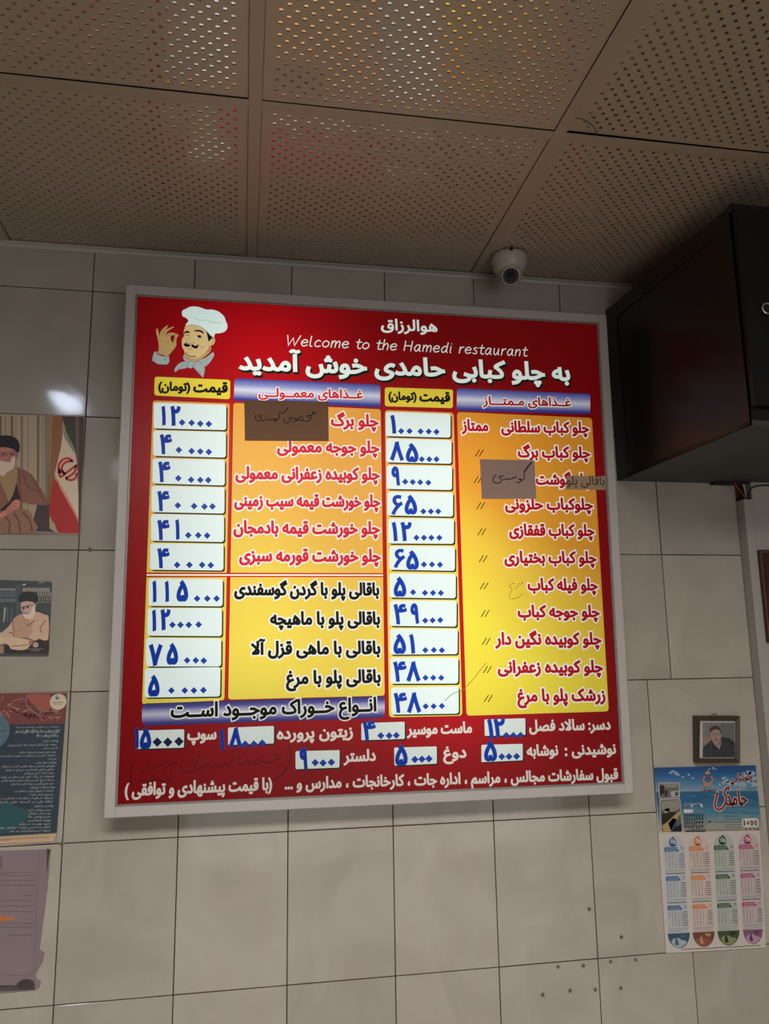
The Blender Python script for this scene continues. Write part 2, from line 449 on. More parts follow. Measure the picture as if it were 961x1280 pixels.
for j in range(len(ylines) - 1):
    for i in range(len(xs) - 1):
        ya = ylines[j + 1] + .013; yb = ylines[j] - (.0145 if j else .012)
        o = bpy.data.objects.new('ceiling_panel', PM1 if j == 0 else PM); C.objects.link(o); o.parent = ceil
        o.location = ((xs[i] + xs[i + 1]) / 2, (ya + yb) / 2, CEIL + .0035); o.scale = (1, (yb - ya) / .582 if j == 0 else 1, 1)
        o.rotation_euler = (random.uniform(-.002, .002), random.uniform(-.002, .002), 0)
        if i == 4 and j == 1: o.rotation_euler = (-.0035, .0035, 0); o.location.z += .002
for x in xs:
    mb = MB().box(x - .0125, x + .0125, YB, -.012, CEIL, CEIL + .0016, .0004).box(x - .001, x + .001, YB, -.012, CEIL + .001, CEIL + .03)
    mb.build('ceiling_bar', M_BAR, ceil)
for y in ys:
    for i in range(len(xs) - 1):
        mb = MB().box(xs[i] + .0125, xs[i + 1] - .0125, y - .0125, y + .0125, CEIL + .0004, CEIL + .0018, .0004)
        mb.build('ceiling_bar', M_BAR, ceil)
M_TRIM = plain('white_wall_angle', (0.62, 0.58, 0.53, 1), 0.25, spec=0.6)
struct(MB().box(XL, XR, -.016, 0, CEIL - .0005, CEIL + .0012).box(XL, XR, -.0035, 0, CEIL - .009, CEIL - .0005, .0008), 'trim_1', M_TRIM)
# fill between outermost bars and side walls
MB().box(XL, xs[0] - .0125, YB, 0, CEIL + .003, CEIL + .006).box(xs[-1] + .0125, XR, YB, 0, CEIL + .003, CEIL + .006).build('ceiling_panel', M_CEILP, ceil)
MB().box(XL, XR, YB, ys[-1] - .013, CEIL + .003, CEIL + .006).build('ceiling_panel', M_CEILP, ceil)

# ceiling light outside the picture; its reflection glints in the upper left tile
def lamp_mat(name, col, st):
    m, nt, b = mat_base(name); b.inputs['Emission Color'].default_value = col; b.inputs['Emission Strength'].default_value = st; b.inputs['Base Color'].default_value = (.8, .8, .8, 1); return m
cl_ = empty('ceiling_light', (-.32, -1.26, CEIL - .03), label='small recessed white strip lamp on the perforated ceiling behind the photographer', cat='lamp')
MB().box(-.385, -.255, -1.40, -1.12, CEIL - .012, CEIL - .001, .003).build('lamp_frame', M_TRIM, cl_)
MB().box(-.37, -.27, -1.385, -1.135, CEIL - .016, CEIL - .0125, .001).build('diffuser', lamp_mat('cool_lamp', (.72, .82, 1, 1), 26.0), cl_)

# ------------------------------------------------------------------ backlit menu board
SX, SH = 1.2279, 1.2214
S = Plane((.0994, -.090, H0 - 1.254), (1, 0, 0), (0, -.03, 1.221))
SP = S.shifted(-.006)
TUBES = [(.33, .40, 1.04, .24, .20, .50), (.80, .30, .76, .25, .22, .54)]       # u, v0, v1, spread across, spread past the ends, light
def tube_group():
    g = bpy.data.node_groups.new('tube_light', 'ShaderNodeTree')
    g.interface.new_socket(name='Light', in_out='OUTPUT', socket_type='NodeSocketFloat')
    out = g.nodes.new('NodeGroupOutput'); uv = g.nodes.new('ShaderNodeUVMap'); uv.uv_map = 'plane'
    sp = g.nodes.new('ShaderNodeSeparateXYZ'); g.links.new(uv.outputs[0], sp.inputs[0])
    def mt(op, a, b=None, c=None):
        n = g.nodes.new('ShaderNodeMath'); n.operation = op
        for i, x in enumerate((a, b, c)):
            if x is None: continue
            if isinstance(x, (int, float)): n.inputs[i].default_value = x
            else: g.links.new(x, n.inputs[i])
        return n.outputs[0]
    tot = None
    for u0, v0, v1, sg, se, am in TUBES:
        du = mt('DIVIDE', mt('SUBTRACT', sp.outputs[0], u0), sg)
        vc = mt('MINIMUM', mt('MAXIMUM', sp.outputs[1], v0), v1)
        dv = mt('DIVIDE', mt('SUBTRACT', sp.outputs[1], vc), se)
        e = mt('MULTIPLY', mt('EXPONENT', mt('MULTIPLY', mt('ADD', mt('MULTIPLY', du, du), mt('MULTIPLY', dv, dv)), -1.0)), am)
        tot = e if tot is None else mt('ADD', tot, e)
    g.links.new(mt('ADD', tot, .37), out.inputs[0]); return g
TG = tube_group()
def lit(name, col, pw=1.0, grad=None, gain=1.0, sample=False, rough=.3, grey=.16):
    """printed film over a box of tubes: gives off its own colour, more where the tubes run behind it"""
    m, nt, b = mat_base(name); L = nt.links
    b.inputs['Base Color'].default_value = tuple(c * grey for c in col[:3]) + (1,); b.inputs['Roughness'].default_value = rough; b.inputs['Specular IOR Level'].default_value = .18
    b.inputs['Emission Color'].default_value = col
    t = N(nt, 'ShaderNodeGroup'); t.node_tree = TG
    p = N(nt, 'ShaderNodeMath', operation='POWER'); p.inputs[1].default_value = pw; L.new(t.outputs[0], p.inputs[0])
    q = N(nt, 'ShaderNodeMath', operation='MULTIPLY'); q.inputs[1].default_value = gain; L.new(p.outputs[0], q.inputs[0])
    L.new(q.outputs[0], b.inputs['Emission Strength'])
    if grad:
        uv = N(nt, 'ShaderNodeUVMap'); uv.uv_map = 'UVMap'; s_ = N(nt, 'ShaderNodeSeparateXYZ'); L.new(uv.outputs[0], s_.inputs[0])
        ax, bx, stops = grad
        a = N(nt, 'ShaderNodeMath', operation='MULTIPLY'); a.inputs[1].default_value = ax; L.new(s_.outputs[0], a.inputs[0])
        c = N(nt, 'ShaderNodeMath', operation='MULTIPLY_ADD'); c.inputs[1].default_value = bx; L.new(s_.outputs[1], c.inputs[0]); L.new(a.outputs[0], c.inputs[2])
        cr = N(nt, 'ShaderNodeValToRGB'); els = cr.color_ramp.elements
        while len(els) < len(stops): els.new(.5)
        for e, (po, cc) in zip(els, stops): e.position = po; e.color = cc
        L.new(c.outputs[0], cr.inputs[0]); L.new(cr.outputs[0], b.inputs['Emission Color'])
    if not sample: m.cycles.emission_sampling = 'NONE'
    return m
L_RED = lit('backlit_red', RGB(205, 12, 24), 2.1, sample=True, gain=1.0)
L_LINE = lit('backlit_red_line', RGB(215, 30, 30), 1.3)
L_YEL = lit('backlit_yellow', RGB(252, 226, 70), 1.0)
L_COL = lit('backlit_orange_to_yellow', RGB(250, 220, 80), 1.05, sample=True)
ORY = [(0.0, RGB(248, 172, 72)), (0.28, RGB(248, 186, 78)), (0.5, RGB(250, 214, 84)), (1.0, RGB(252, 232, 84))]
ORYR = [(0.0, RGB(236, 150, 44)), (0.3, RGB(240, 158, 46)), (0.48, RGB(250, 205, 66)), (0.75, RGB(255, 235, 70)), (1.0, RGB(250, 228, 66))]
L_DISH = lit('backlit_orange_yellow_left', RGB(250, 220, 80), 1.0, grad=(-.22, -1.0, [(0.0, RGB(252, 232, 84)), (.01, RGB(252, 232, 84))]), sample=True)
def ramp_fix(m, stops, a, b, off):
    nt = m.node_tree; cr = [n for n in nt.nodes if n.type == 'VALTORGB'][0]; els = cr.color_ramp.elements
    while len(els) < len(stops): els.new(.5)
    for e, (po, cc) in zip(els, stops): e.position = po; e.color = cc
    ms = [n for n in nt.nodes if n.type == 'MATH' and n.operation in ('MULTIPLY', 'MULTIPLY_ADD') and any(l.from_node.type == 'SEPXYZ' for l in n.inputs[0].links)]
    for n in ms:
        if n.operation == 'MULTIPLY_ADD': n.inputs[1].default_value = b; src = n
        else: n.inputs[1].default_value = a
    ad = nt.nodes.new('ShaderNodeMath'); ad.operation = 'ADD'; ad.inputs[1].default_value = off
    nt.links.new(src.outputs[0], ad.inputs[0]); nt.links.new(ad.outputs[0], cr.inputs[0])
ramp_fix(L_DISH, ORY, -.25, -1.0, 1.0)
L_DISHR = lit('backlit_orange_yellow_right', RGB(250, 220, 80), 1.0, grad=(0, 0, ORYR), sample=True); ramp_fix(L_DISHR, ORYR, -.30, -1.0, 1.08)
L_PRICE = lit('backlit_yellow_price_column', RGB(250, 220, 80), 1.0, grad=(0, 0, ORY), sample=True); ramp_fix(L_PRICE, ORY, 0, -1.0, 1.0)
BLUES = [(0.0, RGB(40, 40, 130)), (.12, RGB(70, 75, 165)), (.5, RGB(236, 236, 246)), (.72, RGB(150, 155, 210)), (1.0, RGB(64, 62, 150))]
L_BLUE = lit('backlit_blue_band', RGB(120, 120, 200), 1.0, grad=(0, 1.0, BLUES))
BLU2 = [(0.0, RGB(28, 26, 88)), (.15, RGB(70, 66, 140)), (.5, RGB(225, 220, 236)), (.8, RGB(80, 76, 150)), (1.0, RGB(26, 24, 84))]
L_BLUE2 = lit('backlit_indigo_band', RGB(120, 120, 200), 1.0, grad=(0, 1.0, BLU2))
L_WHITE = lit('backlit_white', RGB(236, 250, 244), .7, sample=True)
L_WTXT = lit('backlit_white_type', RGB(236, 246, 236), .6)
L_WEDGE = lit('backlit_white_outline', RGB(250, 248, 236), .75)
L_RTXT = lit('backlit_red_type', RGB(205, 24, 44), 1.3)
L_PTXT = lit('backlit_pinkish_red_type', RGB(226, 44, 66), 1.1)
L_BLK = lit('backlit_black', RGB(20, 22, 14), 1.0, grey=1.0)
L_BLUED = lit('blue_vinyl', RGB(22, 66, 172), 1.4, grey=.4)
L_NAVY = lit('navy_vinyl', RGB(20, 26, 70), 1.6, grey=.8)
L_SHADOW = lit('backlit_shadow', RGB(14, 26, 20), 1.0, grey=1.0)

bc = S.w(SX / 2, 0, -.04)
BOARD = empty('menu_board', bc, label='large square backlit red and yellow Persian menu board in a pale metal frame', cat='sign')
def sbox(u0, u1, v0, v1, h0, h1, bev=0.0, mb=None):
    mb = mb or MB(); T = Matrix.Identity(4)
    for i in range(3): T[i][0] = S.ex[i]; T[i][1] = S.ey[i]; T[i][2] = S.n[i]; T[i][3] = S.o[i]
    return mb.box(u0, u1, v0, v1, h0, h1, bev, T=T)
sbox(.003, SX - .003, .003, SH - .003, -.088, -.010, .001).build('housing', M_ALU, BOARD)
FW = .0225
for u0, u1, v0, v1 in ((0, FW, 0, SH), (SX - FW, SX, 0, SH), (FW, SX - FW, SH - FW, SH), (FW, SX - FW, 0, FW)):
    sbox(u0, u1, v0, v1, -.020, 0, .0015).build('frame_rail', M_ALU, BOARD)
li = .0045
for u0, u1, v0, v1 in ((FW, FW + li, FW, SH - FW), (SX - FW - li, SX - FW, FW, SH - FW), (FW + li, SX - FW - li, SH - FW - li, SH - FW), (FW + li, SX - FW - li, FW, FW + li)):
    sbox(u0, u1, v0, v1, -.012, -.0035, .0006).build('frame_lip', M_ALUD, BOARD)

def art(org=(0, 0), sc=1.0, P=None): return Art(P or SP, org, sc)
a = art(); u0, v0 = FW + .002, FW + .002; u1, v1 = SX - FW - .002, SH - FW - .002
a.tris([(u0, v0), (u1, v0), (u1, v1), (u0, v1)], [(0, 1, 2), (0, 2, 3)], L_RED, 0); a.build('printed_panel', BOARD)

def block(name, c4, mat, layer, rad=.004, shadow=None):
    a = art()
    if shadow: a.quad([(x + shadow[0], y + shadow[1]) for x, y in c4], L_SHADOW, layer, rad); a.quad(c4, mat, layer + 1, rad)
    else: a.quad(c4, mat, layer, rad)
    o = a.build(name, BOARD)
    if name == 'price_box': BOXES.append(o)
    return o
BOXES = []
# columns
block('dish_column', [(291.7, 503.7), (475.8, 511.6), (480.7, 869.5), (285.2, 874.5)], L_DISH, 1, .006)
block('dish_column', [(571, 515), (739.6, 522.5), (760.7, 889.2), (583, 894.6)], L_DISHR, 1, .008)
block('price_column', [(191, 500.6), (287.4, 504.3), (280.4, 875.2), (177.5, 880.4)], L_PRICE, 1, .006)
block('price_column', [(480.9, 512.5), (566.9, 515.9), (577.7, 894.6), (486.2, 896.6)], L_PRICE, 1, .008)
block('price_heading', [(193.3, 470.8), (287.8, 475), (287.4, 499.1), (192.7, 494.3)], L_YEL, 1, .006)
block('price_heading', [(480.9, 484.2), (566.1, 487), (565.8, 510.2), (480.9, 507.8)], L_YEL, 1, .006)
block('blue_heading_band', [(293.1, 472.9), (475.2, 480.8), (475.2, 509.5), (292.1, 501.2)], L_BLUE, 2, .008)
block('blue_heading_band', [(571, 485.2), (737.5, 492.5), (737.5, 517.9), (570.6, 513.3)], L_BLUE, 2, .008)
block('blue_heading_band', [(177.5, 879.3), (480.7, 870), (480.7, 897.4), (177.5, 907.4)], L_BLUE2, 2, .010)
a = art(); a.quad([(183.4, 715.6), (478.4, 716.4), (478.4, 721.4), (183.2, 721.6)], L_LINE, 3); a.quad([(183.4, 717.7), (478.4, 718.1), (478.4, 719.9), (183.3, 719.7)], L_WEDGE, 4)
a.stroke([(288.2, 504), (283, 875)], 2.6, L_LINE, 3, 0); a.build('divider_line', BOARD)

# price boxes -------------------------------------------------------------
K = 4.805
lx = [203, 200, 196, 190, 187, 182, 172, 165, 157, 150]; rx = [638, 636, 630, 628, 625, 622, 617, 612, 608, 604]
ly = [(208, 365, 222, 376), (375, 530, 385, 541), (543, 696, 552, 708), (708, 868, 718, 877), (878, 1040, 885, 1048), (1053, 1214, 1058, 1219), (1265, 1431, 1268, 1434),
      (1443, 1610, 1443, 1613), (1621, 1795, 1625, 1795), (1803, 1977, 1801, 1973)]
def boxq(ox, oy, k, xl, xr, tl, bl, tr, br): return [(ox + xl / k, oy + tl / k), (ox + xr / k, oy + tr / k), (ox + (xr - 1) / k, oy + br / k - .5), (ox + (xl - 1) / k, oy + bl / k - .5)]
for i in range(10):
    t, bo, tr, br = ly[i]; x2 = rx[i]
    q = boxq(150, 460, K, lx[i], x2, t, bo, tr, br)
    if i == 9: q = [(181.2, 835.4), (275.6, 833.8), (275, 870.6), (180.6, 872)]
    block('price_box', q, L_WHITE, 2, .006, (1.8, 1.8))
mid = [(78, 222, 420, 595, 240, 433), (82, 435, 630, 603, 450, 642), (86, 650, 843, 607, 658, 852), (92, 862, 1055, 615, 870, 1065), (98, 1075, 1279, 622, 1080, 1272 + 10),
       (107, 80 + 1216, 273 + 1216, 630, 86 + 1216, 282 + 1216), (108, 297 + 1216, 495 + 1216, 637, 305 + 1216, 502 + 1216), (110, 516 + 1216, 722 + 1216, 643, 520 + 1216, 728 + 1216),
       (112, 742 + 1216, 952 + 1216, 652, 744 + 1216, 948 + 1216), (115, 972 + 1216, 1185 + 1216, 657, 972 + 1216, 1183 + 1216)]
for xl, tl, bl, xr, tr, br in mid:
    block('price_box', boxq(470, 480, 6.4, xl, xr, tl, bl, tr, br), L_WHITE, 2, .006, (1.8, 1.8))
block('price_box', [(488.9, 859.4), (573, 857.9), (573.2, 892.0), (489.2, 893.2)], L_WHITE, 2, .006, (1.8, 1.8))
small = [[(172.5, 913.3), (230.3, 911.6), (229.9, 934.5), (170.6, 936.1)], [(285, 909.5), (342.3, 907.4), (342.3, 929.3), (285, 931.2)],
         [(451.5, 903.9), (505.6, 902.2), (505.8, 923.6), (451.6, 925.3)], [(605.3, 899.3), (656.4, 897.8), (656.6, 918.7), (605.8, 919.9)],
         [(601.5, 931.1), (653.1, 929.8), (653.2, 950.3), (601.6, 952.7)], [(492.5, 934.5), (545.8, 933), (545.9, 954.5), (492.9, 957)],
         [(369.3, 939), (424.5, 937.6), (424.1, 959.4), (369.4, 961.5)]]
L_WLOW = lit('backlit_white_lower', RGB(232, 222, 208), .75); L_WBOX = lit('backlit_white_small', RGB(226, 236, 226), .75, sample=True)
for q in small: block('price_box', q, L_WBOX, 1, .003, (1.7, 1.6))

# prices: vinyl digits and diamond noughts ---------------------------------
def glyph(a, ch, cx, top, bot, w, mat, layer, bold=.0028):
    L = contours(ch, 4); xs_ = [p[0] for l in L for p in l]; ys_ = [p[1] for l in L for p in l]
    A0 = a.q((cx - w / 2, bot)); A1 = a.q((cx + w / 2, top))
    x0, x1, y0, y1 = A0[0] + bold, A1[0] - bold, A0[1] + bold, A1[1] - bold
    kx = (x1 - x0) / (max(xs_) - min(xs_)); ky = (y1 - y0) / (max(ys_) - min(ys_))
    LL = [[(x0 + (p[0] - min(xs_)) * kx, y0 + (p[1] - min(ys_)) * ky) for p in l] for l in L]
    big = max(LL, key=lambda l: abs(sarea(l))); sg = 1 if sarea(big) > 0 else -1
    inn = [l for l in LL if sarea(l) * sg < 0]
    for l in LL:
        if sarea(l) * sg > 0: a.fill(l, mat, layer, [h for h in inn if inside(h[0], l)])
    for l in LL: a.ribbon(l, bold * 2, mat, layer, True)
DW = {'۱': 6.8, '۲': 13.5, '۴': 16.5, '۵': 15.5, '۶': 14, '۷': 18, '۸': 17, '۹': 10.5}
def price(org, k, digs, dia, ds=8.6, mat=None, dmat=None, layer=4, wk=1.0):
    mat = mat or L_BLUED; host = BOXES.pop(0)
    for ch, cx, t, b in digs:
        a = art(org, k); glyph(a, ch, cx, t, b, DW[ch] * k * wk, mat, layer, .0019 if ch in '۴۶' else .0028); a.build('digit', host)
    h = ds * k / 2
    for x, y in dia:
        a = art(org, k); a.poly([(x - h, y), (x, y - h), (x + h, y), (x, y + h)], dmat or mat, layer); a.build('digit', host)
O1, O2, O3 = (150, 460), (150, 650), (130, 820)
price(O1, K, [('۱', 262, 230, 345), ('۲', 332, 230, 348)], [(373, 328), (430, 330), (482, 335), (533, 337)])
price(O1, K, [('۴', 275, 400, 518)], [(353, 493), (430, 500), (482, 502), (533, 505)])
price(O1, K, [('۴', 265, 563, 686)], [(350, 663), (427, 672), (482, 673), (530, 674)])
price(O1, K, [('۴', 260, 740, 860)], [(347, 826), (445, 830), (507, 833), (555, 832)])
price(O2, K, [('۴', 260, 0, 122), ('۱', 345, -2, 118)], [(410, 92), (470, 92), (523, 94)])
price(O2, K, [('۴', 260, 170, 290)], [(343, 270), (417, 270), (493, 270), (545, 272)])
price(O2, K, [('۱', 207, 366, 494), ('۱', 282, 368, 492), ('۵', 375, 363, 491)], [(463, 472), (524, 472), (580, 472)])
price(O2, K, [('۱', 205, 540, 668), ('۲', 272, 536, 662)], [(315, 630), (363, 630), (413, 630), (472, 628)])
price(O2, K, [('۷', 213, 745, 877), ('۵', 315, 740, 870)], [(403, 843), (455, 843), (503, 845)])
price(O3, K, [('۵', 300, 114, 245)], [(405, 207), (485, 207), (540, 207), (597, 205)])
M1, M2, M3 = (470, 480), (470, 670), (470, 830)
price(M1, 6.4, [('۱', 137, 250, 398)], [(200, 378), (267, 378), (355, 380), (420, 381), (482, 384)], 8.0)
price(M1, 6.4, [('۸', 165, 462, 613), ('۵', 287, 476, 626)], [(365, 603), (425, 603), (482, 603)], 8.0)
price(M1, 6.4, [('۹', 156, 660, 813)], [(232, 782), (292, 785), (352, 787), (417, 790)], 8.0)
price(M1, 6.4, [('۶', 167, 888, 1048), ('۵', 277, 890, 1044)], [(377, 1020), (437, 1020), (496, 1020)], 8.0)
price(M1, 6.4, [('۱', 148, 1105, 1258), ('۲', 240, 1105, 1258)], [(322, 1230), (382, 1230), (441, 1230), (505, 1230)], 8.0)
price(M2, 6.4, [('۶', 186, 103, 256), ('۵', 290, 116, 270)], [(382, 228), (446, 228), (510, 230)], 8.0)
price(M2, 6.4, [('۵', 190, 327, 487)], [(295, 450), (390, 455), (454, 455), (517, 456)], 8.0)
price(M2, 6.4, [('۴', 193, 543, 708), ('۹', 308, 538, 703)], [(392, 677), (451, 675), (512, 673)], 8.0)
price(M2, 6.4, [('۵', 188, 783, 945), ('۱', 288, 785, 942)], [(393, 913), (461, 912), (525, 914)], 8.0)
price(M2, 6.4, [('۴', 190, 1002, 1167), ('۸', 297, 1002, 1165)], [(394, 1134), (456, 1134), (520, 1134)], 8.0)
price(M3, 5.339, [('۴', 162, 190, 327), ('۸', 252, 188, 327)], [(330, 282), (383, 282), (438, 280)], 8.0)
price(O3, K, [('۱', 197, 428, 556), ('۵', 250, 428, 560)], [(320, 517), (383, 517), (450, 513)], 12.0, dmat=L_NAVY, layer=3)
price(O3, K, [('۱', 708, 440, 566), ('۸', 790, 428, 552)], [(848, 529), (900, 529), (950, 523)], 9.5, layer=3)
price((310, 820), K, [('۴', 727, 388, 508)], [(797, 478), (847, 478), (890, 476)], 9, layer=3)
price(M3, 5.339, [('۱', 762, 366, 500), ('۲', 822, 363, 492)], [(868, 475), (915, 475), (963, 474)], 8.4, layer=3)
price(M3, 5.339, [('۵', 762, 508, 652)], [(838, 618), (886, 617), (937, 616)], 9, layer=3)
price(M3, 5.339, [('۵', 168, 536, 680)], [(258, 637), (305, 635), (352, 632)], 9.5, layer=3)
price((310, 820), K, [('۹', 333, 546, 682)], [(403, 640), (450, 642), (500, 638)], 9.5, layer=3)

# dish names ----------------------------------------------------------------
def line(txt, org, k, xr, yr, xl, yl, em, mat, edge=None, bold=.0011, ol=.0030, layer=2, sh=None, name='lettering', **kw):
    a = art(org, k)
    if sh:
        a.text(txt, (xr + sh[0], yr + sh[1]), (xl + sh[0], yl + sh[1]), em, L_SHADOW, layer, bold + .0012, **kw)
    if edge: a.text(txt, (xr, yr), (xl, yl), em, edge, layer, bold + ol, **kw)
    a.text(txt, (xr, yr), (xl, yl), em, mat, layer + 1, bold, **kw)
    return a.build(name, BOARD)
R1 = (570, 480); R2 = (590, 670); R3 = (610, 830); Q1 = (290, 460); Q2 = (290, 650); Q3 = (310, 820)
for t, o, k, xr, xl, y, dy in [("چلو کباب سلطانی", R1, K, 795, 274, 290, 6), ("ممتاز", R1, K, 190, 37, 280, 3), ("چلو کباب برگ", R1, K, 801, 374, 440, 5), ("چلو گوشت", R1, K, 806, 482, 603, 3),
        ("چلوکباب حلزونی", R1, K, 818, 297, 752, 4), ("چلو کباب قفقازی", R1, K, 827, 322, 909, 3), ("چلو کباب بختیاری", R2, K, 743, 197, 160, 2), ("چلو فیله کباب", R2, K, 751, 337, 324, 1),
        ("چلو جوجه کباب", R2, K, 762, 277, 485, 0), ("چلو کوبیده نگین دار", R2, K, 772, 142, 650, -1), ("چلو کوبیده زعفرانی", R2, K, 782, 157, 818, -3), ("زرشک پلو با مرغ", R3, 5.058, 738, 188, 232, -6)]:
    line(t, o, k, xr, y + dy / 2, xl, y - dy / 2, .0390, L_RTXT, L_WEDGE, .0019)
for t, o, xr, xl, y, dy, m in [("چلو برگ", Q1, 875, 597, 348, 6, 0), ("چلو جوجه معمولی", Q1, 880, 274, 506, 6, 0), ("چلو کوبیده زعفرانی معمولی", Q1, 882, 24, 667, 6, 0), ("چلو خورشت قیمه سیب زمینی", Q1, 885, 17, 830, 6, 0),
        ("چلو خورشت قیمه بادمجان", Q2, 883, 12, 80, 4, 0), ("چلو خورشت قورمه سبزی", Q2, 888, 47, 247, 3, 0),
        ("باقالی پلو با گردن گوسفندی", Q2, 880, 17, 450, 2, 1), ("باقالی پلو با ماهیچه", Q2, 885, 232, 626, -1, 1), ("باقالی با ماهی قزل آلا", Q2, 887, 117, 804, -4, 1), ("باقالی پلو با مرغ", Q3, 793, 232, 162, -10, 1)]:
    line(t, o, K, xr, y + dy / 2, xl, y - dy / 2, .0400, L_BLK if m else L_PTXT, L_WEDGE, .0019)
line("غــذاهای معمــولــی", Q1, K, 783, 183, 160, 172, .031, L_PTXT, L_WEDGE, .0012, .0022, 3)
line("غــذاهای مـمتـــاز", R1, K, 687, 134, 162, 124, .031, L_RTXT, L_WEDGE, .0012, .0022, 3)
line("قیمت", O1, K, 643, 146, 443, 143, .034, L_BLK, None, .0017)
line("(تومان)", O1, K, 418, 138, 232, 134, .029, L_BLK, None, .0015)
line("قیمت", M1, 6.4, 588, 140, 350, 136, .033, L_BLK, None, .0017)
line("(تومان)", M1, 6.4, 320, 128, 102, 126, .028, L_BLK, None, .0015)
line("انــواع خــوراک موجــود اســت", (0, 0), 1, 469.6, 888.5, 214, 896.5, .043, L_BLK, L_WEDGE, .0018, .0022, 3)
line("هوالرزاق", (0, 0), 1, 546.2, 414.6, 476.6, 411.8, .040, L_WTXT, None, .0011, layer=1)
line("به چلو کبابی حامدی خوش آمدید", (0, 0), 1, 711.5, 475.5, 299.8, 461.5,   .063, L_WTXT, None, .0025, layer=2, sh=(1.6, 2.4))
for t, xr, yr, xl, yl in [("دسر: سالاد فصل", 762.6, 911.5, 661.8, 913.5), ("ماست موسیر", 589.2, 915.5, 509.2, 918), ("زیتون پرورده", 440.4, 920.6, 346.6, 923.6), ("سوپ", 269.8, 923.6, 234.7, 924.6),
        ("نوشیدنی", 769.2, 941.8, 715, 943.4), ("نوشابه", 697, 943.6, 659, 944.6), ("دوغ", 582.3, 946.4, 554.4, 947.2), ("دلستر", 469, 950.4, 430, 951.8)]:
    line(t, (0, 0), 1, xr, yr, xl, yl, .0345, L_WLOW, None, .0013, layer=1)
a = art(); a.disc((707.5, 943.5), 1.7, L_WLOW, 1); a.disc((707.2, 936.5), 1.7, L_WLOW, 1); a.build('lettering', BOARD)
line("قبول سفارشات مجالس ، مراسم ، اداره جات ، کارخانجات ، مدارس و ...", (0, 0), 1, 772, 973.4, 356.4, 986.2, .034, L_WLOW, None, .0012, layer=1)
line("(با قیمت پیشنهادی و توافقی )", (0, 0), 1, 339.3, 986.8, 156.4, 994.6, .036, L_WLOW, None, .0012, layer=1)
# ditto strokes
for x, y in [(599.1, 566.4), (597.4, 599.6), (600.8, 632), (602.2, 664.8), (603.8, 698.5), (605, 732.4), (606.2, 767), (607.6, 801.7), (609, 837), (610.2, 873)]:
    a = art((x, y)); 
    for dx in (-2.6, 2.2): a.stroke([(dx - 2.3, 4.0), (dx + 2.6, -4.0)], 1.05, L_BLK, 2, 0)
    a.build('ditto_mark', BOARD)

# English line: rounded pen letters -----------------------------------------
PEN = {'W': ([[(0, 1.55), (.28, 0), (.72, 1.2), (1.0, 0), (1.55, 1.6)]], 1.6), 'e': ([[(.05, .5), (.7, .62), (.62, .95), (.35, 1.0), (.06, .7), (.05, .3), (.3, 0), (.75, .18)]], .85), 'l': ([[(.1, 1.6), (.05, .3), (.2, 0), (.3, .05)]], .42),
       'c': ([[(.7, .88), (.4, 1.0), (.08, .6), (.12, .15), (.4, 0), (.72, .15)]], .8), 'o': ([[(.4, 1.0), (.08, .7), (.06, .25), (.35, 0), (.72, .25), (.75, .75), (.4, 1.0)]], .88),
       'm': ([[(.1, 1.0), (.05, 0)], [(.07, .55), (.35, 1.0), (.55, .85), (.52, 0)], [(.53, .5), (.85, 1.0), (1.05, .8), (1.02, 0)]], 1.2), 't': ([[(.3, 1.45), (.22, .25), (.4, 0), (.6, .08)], [(0, 1.0), (.62, 1.02)]], .62),
       'h': ([[(.1, 1.6), (.03, 0)], [(.05, .5), (.38, 1.0), (.62, .8), (.6, 0)]], .78), 'H': ([[(.1, 1.55), (.05, 0)], [(.95, 1.55), (.88, 0)], [(.08, .8), (.92, .8)]], 1.12), 'a': ([[(.72, .95), (.35, 1.0), (.05, .5), (.2, 0), (.5, .2), (.7, .9)], [(.7, .95), (.66, .2), (.8, 0)]], .9),
       'd': ([[(.7, .8), (.4, 1.0), (.05, .5), (.2, 0), (.5, .15), (.7, .6)], [(.78, 1.6), (.68, .3), (.78, 0)]], .92), 'i': ([[(.12, 1.0), (.08, .15), (.16, 0)], [(.15, 1.42), (.15, 1.44)]], .36), 'r': ([[(.1, 1.0), (.05, 0)], [(.07, .55), (.3, .95), (.55, 1.0)]], .6),
       's': ([[(.55, .92), (.3, 1.0), (.1, .78), (.5, .35), (.38, .02), (.02, .08)]], .66), 'u': ([[(.08, 1.0), (.08, .25), (.3, 0), (.6, .5), (.65, 1.0), (.63, .15), (.75, 0)]], .88), 'n': ([[(.1, 1.0), (.05, 0)], [(.07, .55), (.4, 1.0), (.62, .8), (.6, 0)]], .82)}
def pen_line(a, txt, pl, pr, xh, wid, mat, layer, gap=.16, space=.7, shear=.12):
    adv = []; x = 0
    for ch in txt:
        if ch == ' ': x += space; adv.append(None); continue
        adv.append(x); x += PEN[ch][1] + gap
    Lq = a.q(pl); Rq = a.q(pr); k = (Rq[0] - Lq[0]) / (x - gap); sl = (Rq[1] - Lq[1]) / (Rq[0] - Lq[0])
    for ch, x0 in zip(txt, adv):
        if x0 is None: continue
        for st in PEN[ch][0]:
            pts = spline(st, 4) if len(st) > 2 and ch not in 'WH' else st
            uv = [(Lq[0] + (x0 + px + shear * py) * k, Lq[1] + sl * (x0 + px) * k + py * xh) for px, py in pts]
            a.ribbon(uv, wid, mat, layer)
a = art(); pen_line(a, 'Welcome to the Hamedi restaurant', (357.5, 431.6), (658.5, 445.2), .0165, .0026, L_WTXT, 1); a.build('lettering', BOARD)

